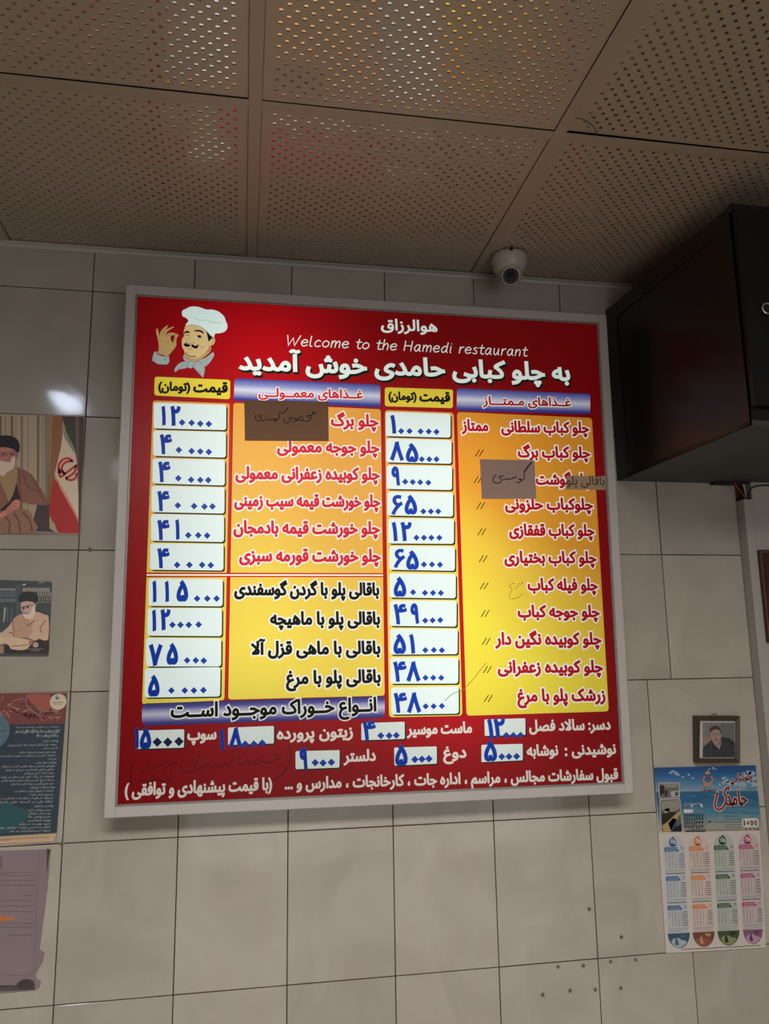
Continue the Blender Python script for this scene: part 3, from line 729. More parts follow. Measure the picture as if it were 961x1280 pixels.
# chef picture, a flat printed drawing --------------------------------------
L_HAT = lit('backlit_chef_white', RGB(226, 246, 238), .8); L_SKIN = lit('backlit_skin', RGB(232, 200, 140), 1.0); L_SK2 = lit('backlit_skin_shade', RGB(206, 168, 108), 1.0)
L_CLOTH = lit('backlit_scarf', RGB(178, 190, 186), 1.0); L_INK = lit('backlit_brown_ink', RGB(60, 34, 22), 1.0); L_GREY = lit('backlit_grey_ink', RGB(80, 108, 118), 1.0); L_HAIR = lit('backlit_black_ink', RGB(22, 12, 12), 1.0); L_REDF = lit('backlit_deep_red', RGB(150, 14, 22), 1.5)
a = art((190, 380), 9.61)
a.poly([(735, 575), (748, 620), (700, 700), (640, 755), (600, 740), (530, 712), (470, 700), (395, 685), (373, 650), (385, 600), (500, 690), (640, 650)], L_CLOTH, 1)
a.poly([(405, 262), (470, 240), (540, 248), (600, 270), (655, 318), (690, 380), (700, 430), (735, 405), (755, 420), (755, 455), (735, 490), (708, 498), (706, 555), (670, 603), (610, 650), (540, 690), (500, 697), (455, 680), (420, 650), (395, 610), (385, 560), (362, 520), (358, 470), (362, 420), (385, 385), (380, 340), (390, 300)], L_SKIN, 2, 3)
a.poly([(690, 500), (706, 555), (670, 603), (610, 650), (540, 690), (500, 697), (455, 680), (420, 650), (398, 605), (440, 640), (520, 655), (600, 620), (660, 560)], L_SK2, 3, 2)
a.poly([(650, 318), (690, 355), (728, 395), (706, 425), (692, 448), (678, 450), (668, 400)], L_HAIR, 3)
a.poly([(358, 105), (375, 75), (410, 60), (450, 38), (500, 32), (560, 38), (610, 55), (660, 70), (720, 70), (780, 85), (830, 115), (870, 160), (885, 205), (905, 255), (900, 300), (870, 335), (820, 352), (775, 355), (752, 368), (745, 398), (725, 400), (690, 370), (655, 328), (600, 285), (540, 262), (470, 252), (405, 264), (415, 235), (438, 205), (410, 170), (370, 150)], L_HAT, 4, 3)
for p, w in [([(500, 160), (545, 190), (600, 198), (660, 195), (710, 220), (770, 225), (835, 235)], .35), ([(405, 264), (470, 250), (540, 260), (600, 284), (655, 328), (695, 372), (728, 400)], .4), ([(775, 355), (752, 368)], .4)]: a.stroke(p, w, L_GREY, 5)
for p in [[(383, 352), (400, 332), (430, 325), (452, 340), (445, 352), (410, 349), (388, 362)], [(508, 324), (540, 313), (590, 319), (615, 340), (622, 363), (600, 350), (575, 337), (540, 333), (512, 335)], [(540, 388), (568, 376), (596, 390), (588, 404), (556, 407)],
          [(383, 485), (405, 470), (430, 484), (458, 492), (455, 508), (430, 519), (400, 512), (385, 500)], [(468, 502), (490, 487), (515, 505), (535, 500), (556, 488), (550, 525), (525, 539), (490, 525)]]: a.poly(p, L_HAIR, 5, 3)
a.poly([(528, 394), (552, 386), (556, 410), (538, 408)], L_HAT, 4)
for p, w in [([(400, 385), (430, 372), (452, 385)], .6), ([(456, 400), (430, 422), (413, 447), (420, 465), (440, 473), (470, 478), (500, 462), (515, 478)], .35), ([(435, 545), (465, 548), (487, 562)], .4), ([(405, 588), (430, 618), (470, 634), (525, 632)], 1.1),
             ([(450, 535), (480, 528), (510, 530)], .3), ([(556, 485), (575, 510), (600, 525), (602, 552)], .4), ([(635, 508), (605, 528)], .4), ([(692, 508), (694, 545), (664, 580)], .6), ([(720, 430), (745, 425), (735, 460), (712, 480)], .4), ([(388, 605), (415, 650), (455, 682), (500, 698), (545, 690), (620, 648), (690, 590)], .45), ([(545, 415), (570, 418), (600, 412)], .3)]: a.stroke(p, w, L_INK, 5)
a.poly([(430, 700), (425, 765), (370, 780), (318, 790), (298, 805), (285, 822), (268, 800), (280, 770), (320, 720), (380, 697)], L_CLOTH, 5, 2)
a.poly([(500, 700), (560, 698), (620, 745), (634, 790), (615, 882), (590, 862), (540, 810), (495, 755)], L_CLOTH, 5, 2)
a.poly([(440, 698), (498, 698), (496, 750), (482, 772), (436, 770), (426, 738)], L_CLOTH, 6, 2)
for p in [[(440, 698), (428, 740), (434, 772)], [(500, 700), (494, 745), (482, 772)], [(500, 702), (560, 698), (620, 745), (634, 790), (618, 880)], [(505, 765), (550, 805), (605, 835)], [(430, 738), (370, 745), (320, 785)], [(560, 715), (640, 690), (700, 640)], [(748, 620), (700, 700), (640, 752)], [(510, 740), (530, 722)], [(385, 640), (410, 665)]]: a.stroke(p, .35, L_GREY, 7)
a.poly([(25, 575), (50, 575), (60, 600), (130, 625), (205, 630), (210, 690), (190, 727), (130, 730), (70, 725), (2, 682), (8, 640)], L_CLOTH, 4)
a.poly([(52, 300), (68, 300), (82, 350), (93, 378), (98, 345), (130, 300), (178, 260), (192, 268), (165, 305), (205, 292), (255, 270), (260, 282), (210, 314), (180, 340), (172, 370), (190, 355), (240, 345), (300, 362), (318, 382), (300, 405), (290, 450), (292, 500), (255, 555), (215, 600), (185, 632), (130, 612), (62, 592), (78, 560), (82, 520), (75, 450), (65, 400), (50, 350)], L_SK2, 3, 2)
a.poly([(222, 392), (250, 378), (274, 382), (264, 420), (250, 468), (228, 440)], L_REDF, 4)
for p, w in [([(93, 388), (97, 345)], .4), ([(136, 382), (134, 345), (165, 305)], .4), ([(166, 385), (175, 350), (205, 320)], .4), ([(170, 392), (205, 380), (250, 372), (285, 375), (305, 383)], .35), ([(250, 468), (270, 430), (290, 395)], .35), ([(60, 600), (130, 628), (185, 636)], .5), ([(185, 636), (192, 650), (180, 668)], .3)]: a.stroke(p, w, L_INK, 5)
for p in [[(25, 575), (8, 640), (2, 682), (70, 725), (130, 730), (190, 727), (210, 690), (205, 630)]]: a.stroke(p, .35, L_GREY, 5, 0)
a.disc((155, 672), 1.0, L_GREY, 5)
a.build('chef_drawing', BOARD, label='printed cartoon of a moustached chef in a white hat giving an OK sign')

# handwriting and scratches on the film -------------------------------------
L_PEN = lit('faded_marker', RGB(62, 6, 8), 1.0, grey=.4); L_OLIVE = lit('thin_pen_on_yellow', RGB(120, 100, 10), 1.0)
a = art((155, 925), 4.368)
for p in [[(900, 35), (908, 90), (885, 160), (850, 200), (815, 220)], [(45, 130), (35, 180), (38, 230), (50, 255)], [(815, 78), (858, 98), (830, 108), (790, 122), (765, 125)], [(765, 125), (745, 112), (725, 108), (712, 122), (740, 132), (700, 130), (682, 120), (672, 108), (668, 128), (640, 132)], [(625, 88), (627, 132)],
          [(595, 85), (580, 140)], [(575, 145), (550, 130), (525, 150), (500, 140), (470, 155), (440, 138), (410, 158), (390, 178)], [(408, 65), (405, 110), (370, 175), (330, 168), (308, 135), (325, 105)], [(375, 95), (385, 145)], [(440, 130), (455, 122)], [(478, 118), (488, 114)],
          [(290, 125), (260, 130), (240, 145), (212, 160)], [(230, 122), (212, 132), (190, 147), (170, 150), (152, 165)], [(128, 133), (125, 160), (88, 180)], [(262, 175), (245, 225)], [(242, 212), (212, 228), (180, 212), (140, 225), (90, 222)], [(150, 195), (168, 199)]]: a.stroke(p, .95, L_PEN, 2)
a.build('handwriting', BOARD, label='faint dark red handwriting in brackets')
a = art((630, 715), 27.46)
for p in [[(355, 390), (250, 412), (175, 480), (190, 512), (255, 555), (270, 610), (220, 720), (175, 800), (190, 880), (250, 915), (370, 910), (500, 860), (580, 790), (625, 735)], [(515, 385), (480, 480), (390, 590)], [(625, 365), (590, 400), (550, 430)]]: a.stroke(p, .55, L_OLIVE, 2)
a.disc((215, 290), .6, L_OLIVE, 2); a.disc((625, 370), .8, L_OLIVE, 2); a.build('handwriting', BOARD)
a = art((470, 830), 5.339); a.stroke([(735, -5), (710, 20), (640, 110), (570, 178), (545, 185), (500, 205), (460, 245)], .7, lit('scratch', RGB(130, 120, 50), 1.0), 5); a.build('scratch', BOARD)

# papers taped on the board: things of their own ----------------------------
def paper_mat(name, col, tr=.35, rough=.7):
    m, nt, b = mat_base(name); b.inputs['Base Color'].default_value = col; b.inputs['Roughness'].default_value = rough; b.inputs['Specular IOR Level'].default_value = .2
    if tr > 0:
        t = N(nt, 'ShaderNodeBsdfTranslucent'); t.inputs[0].default_value = col; mx = N(nt, 'ShaderNodeMixShader'); mx.inputs[0].default_value = tr
        o = [n for n in nt.nodes if n.type == 'OUTPUT_MATERIAL'][0]
        nt.links.new(b.outputs[0], mx.inputs[1]); nt.links.new(t.outputs[0], mx.inputs[2]); nt.links.new(mx.outputs[0], o.inputs[0])
    return m
def sheet(name, c4, mats, plane, h, label, cat, **k):
    """a thin sheet of card lying on a plane at height h, returned with its Plane for printing"""
    P = plane.shifted(h); q = [P.uv(*p) for p in c4]; e = .0005
    v = [P.w(*p, -e) for p in q] + [P.w(*p, 0) for p in q]
    f = [(4, 7, 6, 5), (0, 1, 2, 3)] + [(i, 4 + i, 4 + (i + 1) % 4, (i + 1) % 4) for i in range(4)]
    ctr = sum(v, Vector()) / 8
    root = empty(name, ctr, label=label, cat=cat, **k)
    link('sheet', v, f, mats, root)
    return root, P
M_INKD = plain('pen_ink', (.012, .010, .012, 1), .6)
root, P = sheet('paper_note', [(305.2, 500), (410.2, 502), (410.8, 551.4), (306, 550.8)], paper_mat('brown_card', RGB(176, 136, 108), .2), SP, .0042, 'brown card with a handwritten line taped over the left dish list', 'note')
a = Art(P, (304, 498), 8.898)
for p in [[(805, 160), (790, 147), (772, 152), (775, 166), (800, 170), (808, 158)], [(778, 168), (755, 190), (752, 215), (740, 245), (700, 252), (655, 246)], [(752, 190), (715, 192), (708, 202), (735, 215)], [(655, 246), (660, 215), (640, 205), (615, 225), (625, 243), (655, 246)], [(612, 235), (585, 238), (570, 230), (585, 222), (595, 240), (575, 260), (552, 262)],
          [(555, 236), (530, 208), (510, 225), (530, 238), (505, 262), (480, 272), (455, 262), (448, 232)], [(500, 102), (470, 140), (440, 165), (405, 152), (390, 180)], [(400, 190), (402, 215), (385, 235), (352, 244), (335, 232), (355, 222), (370, 238), (352, 258)], [(330, 230), (310, 240), (290, 236), (270, 232), (250, 240), (225, 245), (212, 250)],
          [(205, 185), (178, 197), (200, 220), (195, 245), (165, 252), (140, 235), (135, 205), (142, 180)]]: a.stroke(p, 1.15, M_INKD, 1)
for p in [(708, 165), (240, 206), (256, 209)]: a.disc(p, .6, M_INKD, 1)
a.build('handwriting', root)
root, P = sheet('paper_note', [(599.8, 574.1), (667.8, 575.3), (670.3, 623.6), (602.3, 623.6)], paper_mat('lilac_grey_paper', RGB(206, 178, 168), .2), SP, .0042, 'lilac grey paper with one handwritten word over the right dish list', 'note')
a = Art(P, (598, 572), 12.986)
a.stroke([(858, 82), (800, 150), (742, 235)], 1.9, M_INKD, 1)
for p in [[(738, 262), (745, 310), (735, 345), (705, 365), (685, 368), (655, 345)], [(655, 345), (680, 345), (690, 375), (660, 400), (615, 405)], [(608, 298), (602, 325), (575, 335), (552, 322), (542, 345), (510, 350), (495, 340), (475, 358), (445, 355), (430, 345), (405, 362)], [(405, 300), (350, 305), (335, 325), (365, 345), (380, 370), (355, 400), (300, 415), (250, 400), (232, 370), (250, 320), (282, 288)]]: a.stroke(p, 1.25, M_INKD, 1)
for p in [(475, 258), (545, 262)]: a.disc(p, .7, M_INKD, 1)
a.build('handwriting', root)
root, P = sheet('paper_sticker', [(708.2, 594.6), (756.4, 595.2), (756.8, 612.3), (706.6, 612.2)], paper_mat('beige_sticker', RGB(214, 188, 156), .34), SP, .0036, 'narrow beige sticker with printed words at the right edge of the menu board', 'label')
a = Art(P); a.text("باقالی پلو", (755.6, 606.2), (708.4, 605.8), .033, plain('sticker_ink', RGB(54, 50, 34), .6), 1, .0002); a.build('lettering', root)

# ------------------------------------------------------------------ things on the tiled wall
def clip_poly(pts, r):
    for ax, lim, sg in ((0, r[0], 1), (0, r[2], -1), (1, r[1], 1), (1, r[3], -1)):
        out = []
        for i in range(len(pts)):
            p, q = pts[i - 1], pts[i]; a_ = (p[ax] - lim) * sg; b_ = (q[ax] - lim) * sg
            if (a_ >= 0) != (b_ >= 0):
                t = a_ / (a_ - b_); out.append((p[0] + (q[0] - p[0]) * t, p[1] + (q[1] - p[1]) * t))
            if b_ >= 0: out.append(q)
        pts = out
        if len(pts) < 3: return []
    return pts
INKS = {}
KPRINT = 3.0
def ink(r, g, b, rough=.45, k=None):
    k = k or KPRINT; m_ = (r + g + b) / 3; ds_ = .12 if k > 2 else .3; r, g, b = [c_ * (1 - ds_) + m_ * ds_ for c_ in (r, g, b)]
    key = (r, g, b, k)
    if key not in INKS: INKS[key] = plain('print_ink', RGB(r, g, b, k), rough, spec=.35)
    return INKS[key]
def cp(a, pts, mat, layer, smooth=0, rect=None):
    if smooth: pts = spline(pts, smooth, True)
    pts = clip_poly(list(pts), rect) if rect else pts
    if len(pts) >= 3: a.fill([a.q(p) for p in pts], mat, layer)

# poster of a seated man beside a flag
M_PAPERW = plain('white_paper', RGB(225, 218, 205), .5)
root, P = sheet('wall_poster', [(-112, 514.5), (106, 520.2), (101, 667.6), (-116, 667.2)], ink(128, 112, 92), WP, .0026,
                'poster of a bearded man in black turban and brown robe beside a flag', 'poster')
a = Art(P, (0, 510), 7.898); RC = (-870, 40, 800, 1240)
for x0, x1, c in [(-860, -700, (96, 84, 70)), (-620, -560, (100, 88, 72)), (-480, -430, (100, 88, 72)), (-300, -260, (92, 80, 66)), (-20, 15, (80, 68, 52)), (45, 60, (108, 96, 78)), (105, 132, (88, 76, 60)), (150, 165, (116, 104, 86)), (205, 228, (96, 84, 68)), (270, 285, (112, 98, 80)), (365, 390, (86, 76, 62)), (415, 425, (100, 90, 76)), (440, 478, (98, 92, 82))]:
    a.poly([(x0, 75), (x1, 76), (x1 - 4, 1235), (x0 - 4, 1235)], ink(*c), 1)
a.poly([(478, 78), (625, 82), (600, 420), (545, 700), (500, 900), (480, 1235), (455, 1235), (470, 900)], ink(104, 72, 46), 1)
a.poly([(548, 80), (580, 80), (572, 420), (552, 560), (545, 420)], ink(130, 62, 24), 2)
a.poly([(478, 79), (520, 80), (505, 440), (478, 700)], ink(120, 90, 60), 2)
a.poly([(610, 82), (832, 86), (822, 500), (806, 800), (794, 1238), (770, 1238), (755, 500), (720, 330), (640, 180)], ink(58, 42, 38), 2)
a.poly([(745, 85), (782, 86), (772, 900), (752, 500)], ink(84, 64, 56), 3.5)
a.poly([(640, 150), (780, 180), (745, 420), (700, 330), (650, 230)], ink(44, 52, 42), 3)
a.poly([(632, 235), (690, 310), (735, 440), (762, 560), (775, 1125), (700, 1000), (620, 860), (545, 700), (555, 590), (600, 400)], ink(160, 142, 122), 4, 2)
a.poly([(630, 235), (660, 262), (715, 350), (732, 440), (690, 375), (645, 305)], ink(96, 104, 82), 5, 2)
cp(a, [(537, 700), (600, 800), (680, 940), (776, 1130), (778, 1240), (590, 1240), (545, 1150), (490, 1060), (500, 880)], ink(134, 26, 26), 5, 2, (0, 0, 782, 1236))
a.stroke([(548, 690), (610, 790), (700, 950), (770, 1100)], 1.8, ink(164, 92, 84), 6)
for p in [[(592, 640), (578, 575), (622, 512), (680, 500), (718, 527)], [(628, 640), (610, 590), (645, 540), (705, 525)], [(580, 630), (600, 680), (650, 645), (755, 568)], [(655, 700), (700, 714), (745, 695), (757, 650)], [(752, 575), (742, 625), (700, 668), (655, 690)], [(585, 610), (640, 650)]]: a.stroke(p, 3.0, ink(150, 36, 34), 6)
# seated figure
cp(a, [(330, 1100), (370, 960), (485, 960), (490, 1190), (560, 1235), (330, 1240)], ink(52, 42, 42), 5, 0, RC)
cp(a, [(360, 1218), (560, 1226), (590, 1240), (360, 1240)], ink(96, 88, 84), 6, 0, RC)
cp(a, [(-330, 1240), (-380, 900), (-300, 700), (-130, 610), (0, 590), (150, 585), (210, 600), (310, 655), (400, 790), (482, 932), (430, 955), (300, 952), (215, 930), (200, 1000), (0, 1100), (-100, 1240)], ink(104, 66, 54), 6, 2, RC)
for p in [[(190, 620), (200, 760), (215, 920)], [(230, 640), (280, 780), (400, 830)], [(310, 660), (380, 800), (440, 920)], [(-220, 700), (-200, 900), (-120, 1050)]]: a.stroke(p, 1.6, ink(84, 50, 42), 7)
cp(a, [(-10, 690), (30, 640), (160, 575), (172, 700), (135, 850), (92, 928), (60, 850)], ink(120, 96, 66), 7, 2, RC)
cp(a, [(165, 740), (185, 820), (205, 900), (185, 960), (110, 1000), (20, 1020), (0, 1010), (92, 928), (135, 850)], ink(38, 28, 28), 8, 0, RC)
cp(a, [(-150, 1235), (-60, 1110), (20, 1080), (90, 1020), (170, 1000), (285, 1012), (330, 1100), (355, 1235)], ink(110, 78, 60), 9, 2, RC)
for p in [[(140, 1040), (190, 1120), (200, 1225)], [(60, 1080), (100, 1140), (90, 1230)], [(230, 1030), (300, 1120), (320, 1220)]]: a.stroke(p, 2.2, ink(84, 54, 44), 10)
cp(a, [(-20, 1060), (60, 1005), (125, 930), (170, 905), (200, 925), (192, 990), (130, 1015), (60, 1062), (0, 1095)], ink(150, 92, 78), 11, 2, RC)
for p in [[(60, 1020), (110, 985), (160, 975)], [(70, 1040), (120, 1000)], [(100, 960), (150, 945)]]: a.stroke(p, .6, ink(104, 58, 50), 12)
cp(a, [(-60, 400), (60, 385), (145, 410), (160, 470), (150, 520), (120, 570), (60, 600), (0, 590), (-50, 520)], ink(140, 84, 78), 8, 2, RC)
cp(a, [(158, 440), (178, 445), (172, 490), (155, 510)], ink(126, 76, 70), 8, 2, RC)
cp(a, [(-55, 500), (0, 528), (45, 520), (95, 535), (120, 500), (150, 480), (152, 545), (135, 600), (70, 640), (30, 680), (-10, 640), (-45, 590)], ink(160, 138, 122), 9, 2, RC)
cp(a, [(-110, 440), (-108, 345), (-40, 288), (60, 272), (150, 292), (192, 345), (197, 405), (180, 447), (140, 412), (60, 390), (-40, 398)], ink(26, 20, 24), 9, 2, RC)
for p in [[(10, 450), (70, 440), (75, 470), (15, 480)], [(95, 440), (150, 432), (152, 462), (100, 472)]]: a.stroke(p + [p[0]], .8, ink(84, 44, 44), 10, 0)
a.stroke([(80, 470), (88, 500), (74, 508)], .7, ink(104, 58, 54), 10); a.stroke([(40, 530), (75, 526), (105, 530)], .9, ink(96, 46, 46), 10)
for x in (40, 122): a.disc((x, 457), 1.3, ink(40, 26, 26), 10)
a.build('printed_picture', root)

# small print of a reading man
def rounded(c4, r, n=4):
    out = []
    for i in range(4):
        p = Vector(c4[i]); q = Vector(c4[i - 1]); s_ = Vector(c4[(i + 1) % 4]); u = (q - p).normalized() * r; v = (s_ - p).normalized() * r
        for k in range(n + 1):
            t = k / n; out.append(tuple((p + u) * (1 - t) ** 2 + p * 2 * t * (1 - t) + (p + v) * t * t))
    return out
P = WP.shifted(.0034); RC = (-160, 80, 765, 1185)
crn = rounded([(-14, 724.6), (65, 727), (60.5, 820), (-17, 819.5)], 3.2); q = [P.uv(*p) for p in crn]
root = empty('wall_print', P.w(*q[0]), label='small dark print of a white-bearded man in a black turban reading beside bookshelves', cat='print')
n = len(q); v = [P.w(*p, -.003) for p in q] + [P.w(*p, 0) for p in q]
link('board', v, [tuple(range(n)), tuple(range(2 * n - 1, n - 1, -1))] + [(i, (i + 1) % n, n + (i + 1) % n, n + i)[::-1] for i in range(n)], [ink(48, 54, 56)], root)
a = Art(P, (0, 720), 12.19)
for x0, x1, y0, y1, st, c in [(-150, 240, 190, 215, 26, (128, 126, 120)), (-150, 240, 220, 330, 22, (72, 80, 84)), (-150, 240, 345, 398, 22, (86, 94, 98)), (345, 770, 180, 240, 20, (128, 120, 112)), (580, 770, 240, 310, 36, (112, 106, 100)), (590, 760, 325, 340, 40, (110, 108, 104)), (590, 760, 355, 372, 40, (110, 108, 104)), (570, 760, 392, 406, 30, (110, 108, 104))]:
    x = x0
    while x < x1 - 8: a.poly([(x, y0), (x + st * .55, y0), (x + st * .55 - 1, y1), (x - 1, y1)], ink(*c), 1); x += st
a.poly([(245, 130), (330, 130), (320, 620), (240, 620)], ink(56, 62, 66), 1); a.poly([(60, 480), (98, 476), (70, 700), (45, 705)], ink(104, 106, 104), 1)
for x in (110, 170): a.poly([(x, 480), (x + 20, 480), (x + 8, 700), (x - 10, 700)], ink(66, 72, 76), 1)
a.poly([(345, 120), (390, 118), (388, 142), (345, 144)], ink(134, 130, 124), 1); a.poly([(590, 88), (670, 90), (668, 108), (590, 106)], ink(104, 98, 92), 1)
a.poly([(60, 1060), (500, 1000), (640, 950), (742, 985), (738, 1180), (60, 1180)], ink(42, 34, 36), 2)
cp(a, [(-160, 880), (0, 870), (100, 800), (160, 730), (205, 660), (265, 610), (340, 580), (430, 640), (540, 545), (680, 590), (742, 630), (735, 975), (600, 955), (530, 990), (430, 945), (220, 940), (60, 950), (-160, 1000)], ink(146, 120, 100), 3, 2, RC)
cp(a, [(200, 670), (265, 615), (345, 590), (430, 660), (500, 760), (470, 900), (400, 940), (220, 935), (225, 850)], ink(134, 104, 88), 4, 2, RC)
for p, w in [([(195, 680), (205, 800), (225, 860)], 1.0), ([(140, 870), (200, 865), (210, 915)], 1.2), ([(700, 680), (650, 740), (615, 790), (620, 840), (645, 858)], 1.1), ([(525, 680), (470, 730), (410, 760)], 1.2), ([(280, 835), (310, 838)], .8)]: a.stroke(p, w, ink(84, 62, 52), 5)
cp(a, [(-160, 950), (60, 935), (200, 935), (400, 960), (470, 990), (450, 1075), (360, 1128), (165, 1112), (120, 1040), (-160, 1050)], ink(150, 128, 102), 5, 2, RC)
cp(a, [(-160, 1060), (60, 1062), (62, 1180), (-160, 1180)], ink(112, 92, 74), 4, 0, RC)
a.stroke([(180, 1070), (300, 1062), (430, 1045)], .8, ink(70, 48, 38), 6); a.stroke([(40, 1030), (95, 1038), (100, 1060)], .8, ink(84, 66, 52), 6)
cp(a, [(440, 1000), (470, 950), (500, 975), (512, 1010), (480, 1050), (450, 1060)], ink(116, 84, 68), 6, 2, RC)
a.poly([(325, 400), (400, 385), (520, 395), (545, 440), (530, 500), (500, 570), (440, 590), (370, 580), (335, 545), (322, 460)], ink(146, 116, 108), 5, 2)
a.poly([(535, 410), (562, 412), (552, 455), (534, 470)], ink(130, 102, 92), 5, 2)
a.poly([(350, 560), (385, 585), (450, 575), (485, 520), (500, 440), (530, 440), (540, 540), (505, 640), (440, 655), (380, 640)], ink(162, 142, 126), 6, 2)
a.poly([(285, 330), (320, 272), (400, 237), (480, 240), (545, 270), (587, 330), (565, 395), (535, 425), (500, 395), (400, 385), (330, 402), (292, 385)], ink(34, 36, 36), 7, 2)
a.stroke([(340, 478), (400, 462), (450, 452), (520, 442)], .8, ink(50, 40, 42), 8); a.disc((362, 490), 1.6, ink(60, 48, 48), 8); a.disc((425, 474), 1.6, ink(60, 48, 48), 8); a.stroke([(372, 575), (400, 565), (440, 572)], .9, ink(70, 50, 44), 8); a.stroke([(375, 500), (355, 535), (375, 545)], .7, ink(96, 70, 62), 8)
a.disc((547, 1050), 3.5, ink(124, 116, 112), 6, 24)
for y, x0, x1 in ((1112, 402, 680), (1138, 470, 606)):
    x = x0
    while x < x1 - 10:
        w = random.uniform(8, 20); a.stroke([(x, y + random.uniform(-3, 3)), (min(x + w, x1), y + random.uniform(-3, 3))], .45, ink(150, 140, 132), 6, 0); x += w + 7
a.build('printed_picture', root)

# blue hygiene notice
KPRINT = 1.9
root, P = sheet('wall_notice', [(-78, 866.5), (87.8, 864.8), (70.5, 1053.5), (-86, 1064)], plain('notice_paper', RGB(176, 162, 150), .5), WP, .0026,
                'dark blue printed notice with a raw meat photo above many white lines', 'notice')
a = Art(P)
a.poly([(-77, 867.4), (84.3, 865.8), (71, 1041.2), (-84, 1050)], ink(38, 52, 64), 1)
a.poly([(-77, 867.4), (84.3, 865.8), (80.2, 904.6), (-78, 906.8)], ink(112, 50, 46), 2)
meat = [(150, 92, 84), (132, 70, 62), (96, 38, 38), (160, 108, 98), (84, 32, 34), (142, 78, 70)]
for i in range(95):
    x = random.uniform(-72, 74); y = random.uniform(871, 900); an = random.uniform(0, 3.14); l = random.uniform(3, 7); dx, dy = math.cos(an) * l, math.sin(an) * l * .7
    x0 = max(-74, min(76, x - dx)); x1 = max(-74, min(76, x + dx)); y0 = max(869.5, min(902, y - dy)); y1 = max(869.5, min(902, y + dy))
    a.stroke([(x0, y0), ((x0 + x1) / 2 + random.uniform(-1, 1), (y0 + y1) / 2), (x1, y1)], random.uniform(1.2, 2.8), ink(*random.choice(meat)), 3 + i % 3, 2)
a.poly([(35, 868), (62, 868), (66, 880), (60, 888), (46, 884), (38, 876)], ink(150, 66, 52), 6, 2)
a.stroke([(34, 869), (33, 880), (42, 890), (52, 895)], 1.6, ink(128, 92, 86), 7); a.stroke([(44, 882), (52, 888), (64, 889)], 2.5, ink(112, 92, 70), 7)
a.disc((73, 877.2), 10.3, ink(176, 160, 132), 8, 28); a.disc((72, 871.8), 2.6, ink(56, 72, 104), 9); a.disc((72.6, 870.9), 1.2, ink(176, 160, 132), 10)
a.stroke([(66, 878.2), (79, 877.9)], .8, ink(70, 64, 56), 9, 0); a.stroke([(67, 880.6), (78, 880.4)], .4, ink(110, 96, 70), 9, 0)
a.disc((-11, 914), 23.6, ink(66, 92, 108), 8, 40); a.stroke([(-1, 914.5), (4, 913), (8, 914)], .6, ink(28, 36, 44), 9)
a.poly([(-84, 1006), (0, 1003.6), (11, 1004), (24, 1010), (37, 1014.5), (31, 1028), (17, 1037), (0, 1043), (-84, 1048)], ink(28, 74, 80), 2)
a.poly([(-84, 1051), (71, 1042), (68.5, 1046.5), (-85, 1056)], ink(170, 138, 94), 1); a.poly([(-85, 1056), (68.5, 1046.5), (66, 1052.5), (-86, 1063)], ink(172, 136, 108), 1)
WH = ink(150, 156, 160)
rows_ = [(73.8, 909.2, 20, "سامانه ثبت شکایات بهداشت محیط", .0052, 0), (74, 915.2, 19.5, "انواع درخواست ها و شکایات قابل ثبت در", .0090, .0004), (73, 920.8, 46, "سامانه بهداشت ۱۹۰", .0090, .0004), (73, 926.8, 54, "بهداشت فردی", .0066, 0),
         (70.5, 931.6, 10, "استفاده نکردن کارکنان مرتبط با مواد غذایی از روپوش", .0062, 0), (72, 935.8, 53, "کلاه تمیز و مناسب", .0062, 0), (70, 940.8, 24, "رعایت نکردن ممنوعیت استعمال دخانیات", .0062, 0), (69, 945, -12, "استفاده نکردن از دستکش در صورت وجود زخم و بریدگی", .0062, 0),
         (70.5, 949, 60, "روی دست", .0062, 0), (70.5, 953.8, 45, "بهداشت مواد غذایی", .0066, 0), (68.5, 958.2, 2, "نگهداری نامناسب مواد غذایی فاسد در یخچال", .0062, 0), (67.8, 962.6, 7, "سالم سازی نامناسب سبزی و میوه", .0062, 0), (67.6, 967, 30, "عرضه و استفاده از نان غیر بهداشتی", .0062, 0),
         (67.6, 971.4, -12, "استفاده از رنگ های غیر مجاز در تهیه خوراک", .0062, 0), (67.4, 975.8, 2, "استفاده از یخ های غیر مجاز و تماس با مواد غذایی", .0062, 0), (67.2, 980.2, 14, "وجود جسم خارجی در مواد غذایی بسته بندی", .0062, 0), (68.4, 984.8, 38, "بهداشت ابزار و تجهیزات", .0066, 0),
         (66.8, 989.2, 19, "استفاده از یخچال خراب و نامناسب", .0062, 0), (66.4, 993.8, 37, "شستشوی نامناسب ظروف", .0062, 0), (66, 998.2, -12, "استفاده از ظروف شکسته و نامناسب در پخت", .0062, 0), (65.8, 1002.8, -12, "ارائه نان در کیسه های نامناسب", .0062, 0), (66.8, 1008.2, 43, "بهداشت ساختمان", .0066, 0),
         (64.2, 1013, 35, "سرویس بهداشتی کثیف", .0062, 0), (64, 1017.4, 36, "وجود حشرات و جوندگان", .0062, 0), (63.8, 1021.6, 35, "دفع غیر بهداشتی زباله", .0062, 0), (63.6, 1026, 35, "تهویه نامناسب", .0062, 0), (63.4, 1030.4, 24, "وجود بوی بد در محل", .0062, 0), (63, 1034.6, -12, "فعالیت بدون رعایت موازین بهداشتی", .0062, 0), (62.6, 1039, 12, "استفاده از سیستم گرمایش غیر ایمن", .0062, 0)]
for x, y, xl, t, em, bo in rows_: a.text(t, (x, y), (xl, y + (x - xl) * .012), em, WH, 4, bo, res=1)
